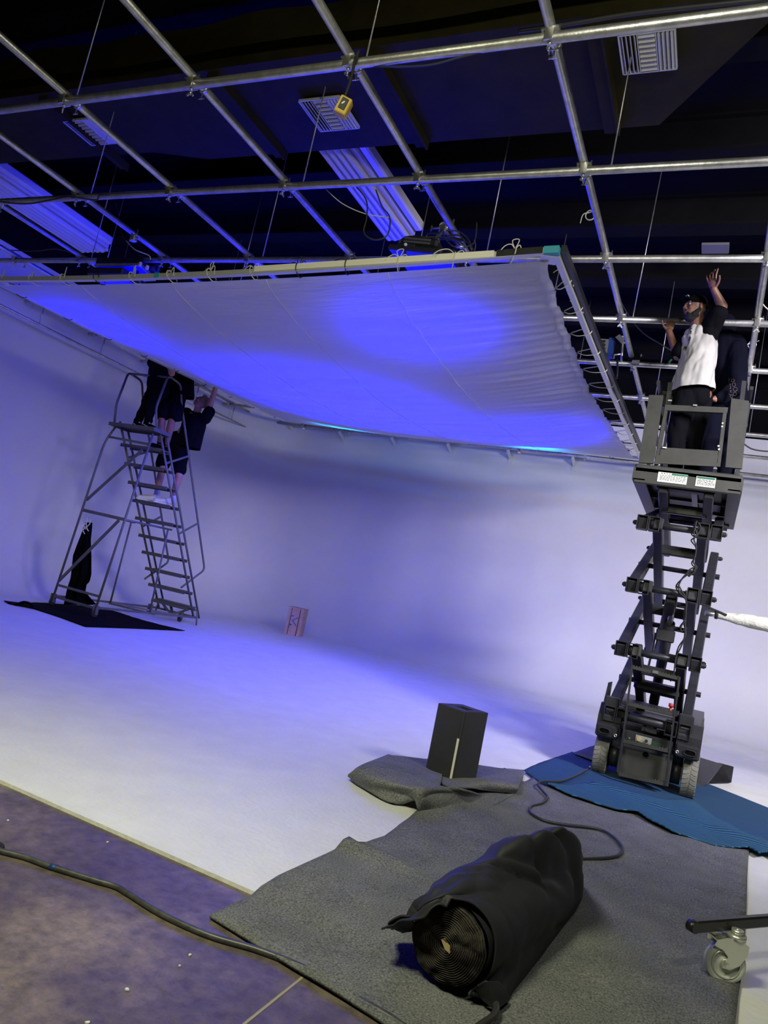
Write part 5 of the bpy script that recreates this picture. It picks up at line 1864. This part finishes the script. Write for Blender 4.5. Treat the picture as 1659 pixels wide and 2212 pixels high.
def strokes_on(fn, data, m, parent, name, label):
    mm = MB()
    for a_, r_ in data:
        q_ = [fn(*c) for c in a_]
        q_ = [c for c in q_ if c]
        if len(q_) > 1:
            mm.tube(q_, r_, 5)
    if mm.v:
        obj(name, mm, m, parent, label=label)


M['paleprint'] = mat('pale_print', (.10, .07, .07), .8)
cir = lambda cx, cy, r, n=9: [(cx + r * math.cos(a), cy + r * math.sin(a)) for a in np.linspace(0, 6.28, n)]
strokes_on(on_hood, [([(1573, 818), (1576, 818), (1576, 822), (1573, 822)], .0025), ([(1573, 826), (1576, 825)], .0025), ([(1574, 829), (1577, 829), (1577, 833)], .0025), ([(1575, 836), (1578, 835), (1578, 840), (1575, 840)], .0025), ([(1576, 843), (1580, 848)], .0025), ([(1580, 843), (1576, 848)], .0025), ([(1574, 851), (1578, 854)], .003)] + [(cir(x, y, r), .0022) for x, y, r in ((1583, 822, 3.5), (1585, 831, 4), (1588, 841, 4.5), (1587, 851, 4), (1580, 856, 3))], M['paleprint'], hoo, 'sleeve_print', 'faint pinkish lettering and loops down the sleeve')
strokes_on(on_hood, [([(1538, 830), (1543, 832), (1546, 830)], .004), ([(1536, 835), (1545, 836)], .004)], M['redprint'], hoo, 'chest_print', 'small red print')


# ------------------------------------------------ three people on the rolling ladder
def leg(b, hip, knee, ank, k=1.0):
    cone(b, hip, .085 * k, knee, .058 * k)
    cone(b, knee, .056 * k, knee.lerp(ank, .35), .056 * k)
    cone(b, knee.lerp(ank, .35), .056 * k, ank, .036 * k)


# A: on the top platform, black trousers
pa = thing('person', 'person in black trousers and striped black shoes on the top ladder platform', 'person', (-7.95, 7.95, 2.75), 'crew at work on the overhead fabric')
PA = 2.752
ya = 8.05
anA1, anA2 = J(300, 902, ya), J(322, 903, ya - .03)
anA1.z = anA2.z = PA + .09
hipA = J(343, 838, ya + .03)
knA1, knA2 = J(318, 868, ya + .02), J(330, 868, ya)
shA = J(352, 770, ya + .02)
hdA = shA + Vector((.10, .02, .24))
shA_l, shA_r = shA + Vector((-.16, .08, .0)), shA + Vector((.17, -.06, .0))
b = MB()
head(b, hdA, Vector((.8, -.3, .3)), up_)
cone(b, hdA - up_ * .06, .055, shA, .062)
cone(b, shA - up_ * .06, .13, hipA, .13, flat=((0, 1, 0), .8))
leg(b, hipA + Vector((-.07, 0, -.02)), knA1, anA1)
leg(b, hipA + Vector((.07, 0, -.02)), knA2, anA2)
elA = J(371, 806, ya - .12)
cone(b, shA_r, .055, elA, .048)
wrA = J(379, 762, ya - .22)
wrA = elA + (J(377, 772, ya - .2) - elA) * 1.25
cone(b, elA, .047, wrA, .032)
hand(b, wrA, Vector((.1, -.2, 1)), Vector((0, -1, -.2)), .8)
cone(b, shA_l, .055, shA_l + Vector((-.05, -.05, .26)), .045)
cone(b, shA_l + Vector((-.05, -.05, .26)), .045, shA_l + Vector((.02, -.15, .48)), .03)
hand(b, shA_l + Vector((.02, -.15, .48)), Vector((.1, -.1, 1)), Vector((0, -1, 0)), .6)
blob('body', b, M['skin_mid'], pa, .008, 2)
t = MB()
cone(t, shA + up_ * .0, .10, J(347, 800, ya + .02), .185, 18, flat=((0, 1, 0), .8))
cone(t, J(347, 800, ya + .02), .19, J(342, 828, ya + .02), .175, 18, flat=((0, 1, 0), .8))
cone(t, shA_l, .085, shA_l + Vector((-.06, -.02, -.10)), .085)
cone(t, shA_r, .085, J(366, 785, ya - .06), .085)
cone(t, shA_l, .08, shA_l + Vector((-.04, -.04, .16)), .07)
blob('shirt', t, M['blackshirt'], pa, .010, 3, .016, 7)
p_ = MB()
cone(p_, hipA + up_ * .10, .14, hipA, .145, 16)
for s_, k_, a_ in ((-.07, knA1, anA1), (.07, knA2, anA2)):
    cone(p_, hipA + Vector((s_, 0, -.02)), .105, k_, .082)
    cone(p_, k_, .080, a_ + up_ * .02, .058)
blob('trousers', p_, M['blackshirt'], pa, .010, 3, .018, 9, stretch=(1, 1, 1.6))
for k_, a_ in enumerate((anA1, anA2)):
    hl = Vector((a_.x - .04, a_.y, PA))
    dv = Vector((.94, -.25, 0))
    s_ = MB()
    shoe(s_, hl + up_ * .008, dv, 1.02)
    so = blob('shoe', s_, M['black'], pa, .007, 2)
    sole(so, hl, dv, M['shoewhite'], 1.02)['label'] = 'white rubber sole'
    sdv = dv.cross(up_).normalized()
    obj('stripe', MB().tube(spline([hl + sdv * .040 + up_ * .062 - dv * .02, hl + sdv * .044 + up_ * .060 + dv * .04, hl + sdv * .046 + up_ * .038 + dv * .10, hl + sdv * .044 + up_ * .032 + dv * .15], 4), .006, 6), M['shoewhite'], so)
    obj('laces', MB().tube([hl + dv * .06 + up_ * .112, hl + dv * .13 + up_ * .078], .010, 6), M['shoewhite'], so)

# B: one step lower, shorts, bare legs and black socks
yb_ = 8.28
pb_ = thing('person', 'person in black oversized shirt and shorts with black socks below the ladder platform', 'person', (-7.65, 8.2, 2.25), 'crew at work on the overhead fabric')
fB1, fB2 = J(343, 968, 8.38), J(357, 972, 8.46)
kB1, kB2 = J(350, 908, 8.26), J(372, 905, 8.32)
hpB = J(376, 850, 8.40)
shB = J(388, 770, 8.36)
hdB = shB + Vector((.05, -.05, .26))
b = MB()
head(b, hdB, Vector((.3, -.8, .4)), up_)
cone(b, hdB - up_ * .06, .055, shB, .062)
cone(b, shB - up_ * .06, .13, hpB, .135, flat=((0, 1, 0), .8))
leg(b, hpB + Vector((-.09, 0, 0)), kB1, fB1 + up_ * .07)
leg(b, hpB + Vector((.09, 0, 0)), kB2, fB2 + up_ * .07)
for s_ in (-1, 1):
    a0_ = shB + Vector((.19 * s_, -.02, .01))
    cone(b, a0_, .055, a0_ + Vector((.06 * s_, -.10, .26)), .046)
    w_ = a0_ + Vector((.0 * s_, -.22, .46))
    cone(b, a0_ + Vector((.06 * s_, -.10, .26)), .045, w_, .03)
    hand(b, w_, Vector((0, -.1, 1)), Vector((0, -1, 0)), .6, thumb=s_)
blob('body', b, M['skin_red'], pb_, .008, 2)
t = MB()
cone(t, shB, .10, J(391, 800, 8.38), .195, 18, flat=((0, 1, 0), .8))
cone(t, J(391, 800, 8.38), .20, J(391, 858, 8.38), .215, 18, flat=((0, 1, 0), .75))
cone(t, J(398, 800, 8.38), .12, J(402, 846, 8.36), .085, 14)
for s_ in (-1, 1):
    a0_ = shB + Vector((.19 * s_, -.02, .01))
    cone(t, a0_ - up_ * .05, .10, a0_ + Vector((.04 * s_, -.08, .16)), .085)
blob('shirt', t, M['blackshirt'], pb_, .010, 3, .018, 6, cut=(J(395, 856, 8.35), (0, 0, -1)))
p_ = MB()
cone(p_, hpB + up_ * .08, .155, hpB, .16, 16)
cone(p_, hpB + Vector((-.09, 0, 0)), .125, J(354, 893, 8.28), .115)
cone(p_, hpB + Vector((.09, 0, 0)), .125, J(378, 896, 8.34), .110)
blob('shorts', p_, M['blackshirt'], pb_, .010, 3, .014, 7)
for a_ in (fB1, fB2):
    s_ = MB()
    cone(s_, a_ + up_ * .09, .047, a_ + up_ * .20, .056)
    blob('sock', s_, M['black'], pb_, .008, 2)
    s_ = MB()
    shoe(s_, a_ + Vector((0, .02, -.02)), Vector((-.3, -.9, 0)), .95)
    blob('shoe', s_, M['black'], pb_, .008, 2)

# C: lowest, looking up, arm reaching to the frame
pc = thing('person', 'short haired man in white trainers reaching up from the ladder steps', 'person', (-7.6, 8.75, 1.75), 'crew at work on the overhead fabric')
yc_ = 8.85
fC1, fC2 = J(331, 1088, 8.72), J(361, 1098, 8.76)
fC1.z = fC2.z = 1.765
kC1, kC2 = J(350, 1015, 8.66), J(387, 1028, 8.72)
aC1, aC2 = J(340, 1062, 8.74), J(373, 1074, 8.78)
hpC = J(382, 962, yc_)
shCl, shCr = J(405, 892, yc_ + .02), J(447, 890, yc_ - .02)
nkC = J(425, 890, yc_)
hdC = J(436, 870, yc_ - .06)
b = MB()
fC = Vector((-.55, -.60, .62))
AC, RCm = head(b, hdC, fC, Vector((.25, .15, 1)), 1.0)
cone(b, hdC - (AC(0, 0, 1) - AC(0, 0, 0)) * .05, .056, nkC - up_ * .03, .062)
cone(b, nkC - up_ * .10, .12, hpC, .13, flat=((0, 1, 0), .8))
leg(b, hpC + Vector((-.11, -.02, 0)), kC1, aC1)
leg(b, hpC + Vector((.09, 0, 0)), kC2, aC2)
elC = J(460, 858, yc_ - .14)
wrC = J(468, 828, yc_ - .30)
cone(b, shCr, .055, elC, .046)
cone(b, elC, .046, wrC, .030)
hand(b, wrC, Vector((-.05, -.15, 1)), Vector((.3, -1, .1)), .7, 1.0, thumb=-1)
elC2 = shCl + Vector((-.20, -.10, -.10))
cone(b, shCl, .055, elC2, .046)
cone(b, elC2, .046, elC2 + Vector((-.05, -.20, .14)), .030)
hand(b, elC2 + Vector((-.05, -.20, .14)), Vector((-.2, -.8, .5)), Vector((.3, 0, -1)), .8)
blob('body', b, M['skin_mid'], pc, .0065, 2)
face_parts(AC, RCm, 1.0, pc, 'blond')
h_ = MB()
ell(h_, AC(0, -.030, .045), (.080, .092, .092), RCm)
ell(h_, AC(0, .030, .100), (.060, .050, .028), RCm)
blob('hair', h_, M['blond'], pc, .008, 2, .006, 40)
t = MB()
cone(t, nkC - up_ * .05, .09, J(420, 915, yc_), .195, 18, flat=((0, 1, 0), .75))
cone(t, J(419, 915, yc_), .205, J(405, 972, yc_), .215, 18, flat=((0, 1, 0), .75))
cone(t, shCl, .085, shCl + Vector((-.12, -.06, -.08)), .080)
cone(t, J(443, 905, yc_), .09, J(452, 890, yc_ - .06), .085)
blob('shirt', t, M['blackshirt'], pc, .010, 3, .016, 6, seed=4, cut=(J(410, 968, 8.85), (0, 0, -1)))
obj('chest_logo', MB().tube([J(410, 893, 8.62), J(413, 890, 8.62), J(415, 893, 8.62)], .006, 6), M['greyplate'], pc)
p_ = MB()
cone(p_, hpC + up_ * .08, .155, hpC, .165, 16)
cone(p_, hpC + Vector((-.11, -.02, 0)), .125, J(352, 1002, 8.70), .110)
cone(p_, hpC + Vector((.10, 0, 0)), .125, J(388, 1014, 8.74), .105)
blob('shorts', p_, M['blackshirt'], pc, .010, 3, .014, 7, seed=2)
for a_, f_, d_ in ((aC1, fC1, Vector((-.45, -.85, 0))), (aC2, fC2, Vector((-.35, -.9, 0)))):
    s_ = MB()
    cone(s_, a_ - up_ * .02, .046, a_ + up_ * .10, .050)
    blob('sock', s_, M['sock'], pc, .008, 2)
    s_ = MB()
    hl = Vector((a_.x, a_.y + .02, f_.z))
    shoe(s_, hl + up_ * .012, d_, 1.25)
    cone(s_, hl + up_ * .07 + d_ * .02, .050, hl + up_ * .06 + d_ * .12, .046)
    cone(s_, hl + up_ * .08, .045, Vector((a_.x, a_.y, a_.z)), .046)
    so = blob('shoe', s_, M['shoewhite'], pc, .008, 2)
    sole(so, hl, d_, M['shoewhite'], 1.28)
obj('bracelet', MB().ring(wrC, wrC - elC, [(.031, -.005), (.035, -.005), (.035, .005), (.031, .005)], 16), M['steel'], pc)

# ================================================================== FIXTURES AND CABLES IN THE GRID
t = thing('hanging_lamp', 'dark lamp with looped cables above the near edge of the fabric', 'studio light', (-2.75, 5.35, 3.95), None)
c = at(912, 531, y=5.30)
Rl = Matrix.Rotation(.10, 3, 'Y')
obj('lamp_body', MB().box(c, (.34, .16, .085), Rl, .02), M['blackmetal'], t)
gf = MB()
for r_ in range(2):
    for k in range(15):
        gf.box(c + Rl @ Vector((-.13 + k * .0165, -.085, .014 - .03 * r_)), (.009, .008, .016), Rl @ Matrix.Rotation(.6, 3, 'Y'))
gf_o = obj('grille', gf, M['steel'], t)
gf_o['kind'] = 'stuff'
obj('lamp_base', MB().box(c + Vector((-.02, 0, -.075)), (.50, .20, .05), Rl, .012), M['blackmetal'], t)
obj('control_tab', MB().box(c + Vector((-.10, -.09, -.045)), (.16, .02, .035), Rl, .004), M['blackmetal'], t)
obj('dial', MB().cyl(c + Vector((-.10, -.10, -.045)), c + Vector((-.10, -.112, -.045)), .013, 14), M['white'], t)
yk = [at(850, 555, y=5.35), at(862, 522, y=5.35), at(880, 512, y=5.35), at(965, 515, y=5.35), at(1015, 520, y=5.35), at(1018, 545, y=5.35)]
obj('yoke', MB().tube(rounded(yk, .06), .013, 10), M['blackmetal'], t)
obj('drop_arm', MB().tube([at(958, 495, y=5.72), Vector((-2.49, 5.80, 4.33))], .014, 10), M['steel'], t)
obj('pole', MB().tube([at(940, 519, y=5.33), at(955, 500, y=5.6)], .018, 12).box(at(942, 520, y=5.33), (.06, .05, .05), bev=.01), M['steel'], t)
clp = at(958, 495, y=5.72)
obj('pipe_clamp', MB().box(clp, (.07, .06, .08), bev=.01).cyl(clp + Vector((-.10, -.02, .0)), clp + Vector((.0, -.02, 0)), .009).box(clp + Vector((-.11, -.02, 0)), (.012, .012, .05)).cyl(clp + Vector((.02, -.02, .02)), clp + Vector((.09, -.02, .05)), .009).box(clp + Vector((.09, -.02, .05)), (.015, .015, .06)).ring(clp + Vector((0, 0, .02)), (0, 1, 0), [(.036, -.02), (.045, -.02), (.045, .02), (.036, .02)], 18), M['steel'], t)
obj('plug', MB().cyl(at(985, 533, y=5.25), at(1002, 533, y=5.25), .012, 10), M['steel'], t)
lo = [[(965, 498), (990, 500), (1010, 515), (1022, 540)], [(880, 545), (872, 552), (885, 525), (905, 515), (950, 512), (990, 520), (1005, 535)], [(945, 505), (925, 505), (918, 520)], [(958, 500), (962, 515), (975, 530), (985, 533)],
      [(1000, 535), (1020, 528), (1028, 510), (1030, 480)], [(870, 548), (880, 530), (900, 520), (915, 518)], [(1024, 518), (1027, 530), (1024, 548)], [(965, 510), (990, 508), (1003, 520), (1000, 532)], [(940, 512), (950, 525), (948, 535)]]
for k, l in enumerate(lo):
    obj('cable', MB().tube(spline([at(a, b_, y=5.28 + .03 * math.sin(k * 3 + i)) for i, (a, b_) in enumerate(l)], 6), .006, 6), M['cable'], t)

# glowing blue lamp at the left, seen from beneath between the pipes
t = thing('blue_lamp', 'wide lamp with a glowing blue face above the left part of the fabric edge', 'studio light', (-6.6, 6.0, 4.3))
qd = [at(a, b_, z=4.22) for a, b_ in [(206, 571), (304, 570), (336, 602), (240, 606)]]
obj('lamp_face', MB().prism(qd, (0, 0, .01)), M['bluepanel'], t)
obj('housing', MB().prism([q_ + Vector((0, 0, .012)) for q_ in qd], (0, 0, .07)), M['blackmetal'], t)
for i in range(4):
    obj('frame_bar', MB().bar(qd[i] - Vector((0, 0, .01)), qd[(i + 1) % 4] - Vector((0, 0, .01)), .02, .03), M['galv'], t)
for q_ in ((303, 571), (318, 578), (337, 594)):
    obj('clip', MB().box(at(*q_, z=4.20), (.03, .03, .05), bev=.004), M['white'], t)
obj('yoke', MB().tube(rounded([qd[2] + up_ * .03, at(345, 575, y=6.0), at(325, 555, y=6.0), at(300, 552, y=6.0)], .05), .014, 8).box(at(330, 572, y=6.1), (.16, .14, .14), bev=.02), M['blackmetal'], t)
kp = at(289, 515, y=5.4)
obj('pipe_clamp', MB().box(kp, (.07, .06, .07), bev=.01).cyl(kp + Vector((.02, 0, -.03)), kp + Vector((.03, 0, .10)), .012).cyl(kp + Vector((-.02, -.02, -.04)), kp + Vector((-.02, -.02, .05)), .009).cyl(kp, kp + Vector((.09, 0, .0)), .008), M['steel'], t)
for l in ([(285, 505), (272, 500), (283, 516), (276, 524)], [(273, 520), (290, 538), (305, 545), (322, 552), (325, 560)], [(250, 440), (255, 460), (262, 500), (275, 525)]):
    obj('cable', MB().tube(spline([at(a, b_, y=5.6) for a, b_ in l], 6), .006, 6), M['rope'] if l[0][0] == 273 else M['cable'], t)
# unseen uplight added for the blue glow on the ceiling, no skirt built
sk = [at(205, 500, z=4.75), at(262, 455, z=4.75)]
area('uplight', at(262, 585, z=4.36), at(230, 500, z=5.9), .45, .3, 25, BLUE, 130)

# lamp at the right, beyond the fabric edge
t = thing('side_lamp', 'grey louvred lamp with a blue side plate hanging beyond the right edge of the frame', 'studio light', at(1310, 765, y=8.4))
yy = 8.40
obj('lamp_body', MB().prism([at(a, b_, y=yy) for a, b_ in [(1278, 730), (1316, 733), (1312, 762), (1276, 760)]], (0, .10, 0)), M['greyplate'], t)
lv = MB()
for k in range(3):
    lv.bar(at(1278, 735 + k * 8, y=yy - .01), at(1308, 737 + k * 8, y=yy - .01), .012, .012)
for k in range(10):
    lv.bar(at(1283 + k * 2.6, 734, y=yy - .015), at(1282 + k * 2.6, 752, y=yy - .015), .006, .004)
obj('louvre', lv, M['blackmetal'], t)['kind'] = 'stuff'
obj('side_plate', MB().prism([at(a, b_, y=yy) for a, b_ in [(1316, 729), (1327, 730), (1321, 768), (1311, 768)]], (0, .12, 0)), M['navyplastic'], t)
obj('lamp_face', MB().prism([at(a, b_, y=yy) for a, b_ in [(1290, 762), (1306, 763), (1318, 778), (1300, 779)]], (0, .04, 0)), M['bluepanel'], t)
obj('pole', MB().tube([at(1345, 742, y=yy), at(1342, 783, y=yy)], .014, 10).tube([at(1343, 765, y=yy), at(1327, 766, y=yy), at(1326, 775, y=yy)], .010, 8), M['steel'], t)
obj('clamp_plate', MB().prism([at(a, b_, y=yy - .05) for a, b_ in [(1329, 728), (1338, 722), (1350, 731), (1343, 742)]], (0, .02, 0)).ring(at(1347, 734, y=yy), (0, 1, 0), [(.034, -.02), (.044, -.02), (.044, .02), (.034, .02)], 16), M['steel'], t)
obj('black_bracket', MB().tube(rounded([at(1334, 775, y=yy), at(1334, 805, y=yy), at(1332, 818, y=yy)], .03), .012, 8), M['blackmetal'], t)
t = thing('junction_box', 'black box strapped to a pipe crossing beside the raised lift', 'box', at(1372, 770, y=8.4))
obj('box_body', MB().prism([at(a, b_, y=8.33) for a, b_ in [(1360, 762), (1384, 763), (1382, 777), (1358, 777)]], (0, .10, 0)), M['black'], t)
obj('mount', MB().prism([at(a, b_, y=8.34) for a, b_ in [(1366, 777), (1382, 777), (1380, 786), (1364, 785)]], (0, .03, 0)), M['greyplate'], t)
obj('knob', MB().cyl(at(1385, 765, y=8.33), at(1385, 770, y=8.33), .010, 8), M['steel'], t)


def loose(name, label, pts, r, m='cable', cat='cable', **k):
    return tag(obj(name, MB().tube(spline([at(a, b_, **k) for a, b_ in pts], 8), r, 6), M[m]), label, cat)


loose('hanging_cable', 'thin black cable looping down beside the tube light bank', [(757, 390), (790, 430), (792, 470), (786, 500), (800, 515), (820, 517), (838, 505), (842, 470), (825, 445), (812, 410)], .006, y=4.75)
loose('hanging_cable', 'thin pale wire drooping across the tube light bank', [(705, 410), (740, 440), (790, 462), (845, 470)], .004, 'rope', y=4.8)
loose('hanging_cable', 'black cable draped over the second pipe at the left edge', [(-30, 428), (10, 437), (60, 440), (110, 432), (150, 425), (205, 432), (215, 422), (235, 420)], .008, y=4.66)
loose('hanging_cable', 'dark cable sagging below the nearest pipe in the middle', [(800, 142), (860, 144), (930, 140), (1000, 122), (1080, 103)], .006, y=3.5)
loose('hanging_cable', 'bundle of dark cables lying along the nearest pipe at the upper right', [(1120, 68), (1230, 52), (1350, 32), (1470, 18), (1659, -2), (1720, -8)], .012, y=3.52)
loose('hanging_cable', 'thin black cable crossing behind the bearded man', [(1335, 640), (1360, 685), (1390, 720), (1430, 745), (1455, 760)], .006, y=7.6)
loose('hanging_cable', 'black wire hanging in a curve in front of the right cove wall', [(1606, 958), (1625, 970), (1659, 975), (1700, 972)], .009, y=9.2)
loose('hanging_cable', 'thin cable across the lower left corner of the pipe grid', [(-20, 536), (30, 541), (80, 542), (120, 538), (160, 548), (172, 555)], .007, y=6.4)
loose('hanging_wire', 'cream wire curling off the rightmost pipe', [(1640, 636), (1640, 645), (1650, 660), (1662, 670), (1680, 676)], .006, 'rope', y=7.1)
for k, (px, py) in enumerate(((1275, 465), (1625, 745))):
    c = at(px, py, y=5.9 if k == 0 else 8.2)
    m_ = MB().ring(c, (0, 1, .3), [(.036, -.006), (.044, -.006), (.044, .006), (.036, .006)], 16)
    m_.tube(spline([c + Vector((0, -.04, 0)), c + Vector((-.05, -.05, -.02)), c + Vector((-.06, -.05, -.10))], 4), .004, 5).tube(spline([c + Vector((0, -.04, 0)), c + Vector((.06, -.05, .03))], 4), .004, 5)
    tag(obj('cord_knot', m_, M['rope'] if k == 0 else M['steel']), ['white cord knotted round a lengthwise pipe right of the frame corner', 'steel swivel clamp on the rightmost lengthwise pipe'][k], ['cord', 'clamp'][k])
tag(obj('green_tag', MB().box(at(1448, 780, y=8.36), (.02, .01, .05), Matrix.Rotation(.5, 3, 'Y')), M['green']), 'small green tag standing on a cross pipe left of the man on the lift', 'tag')
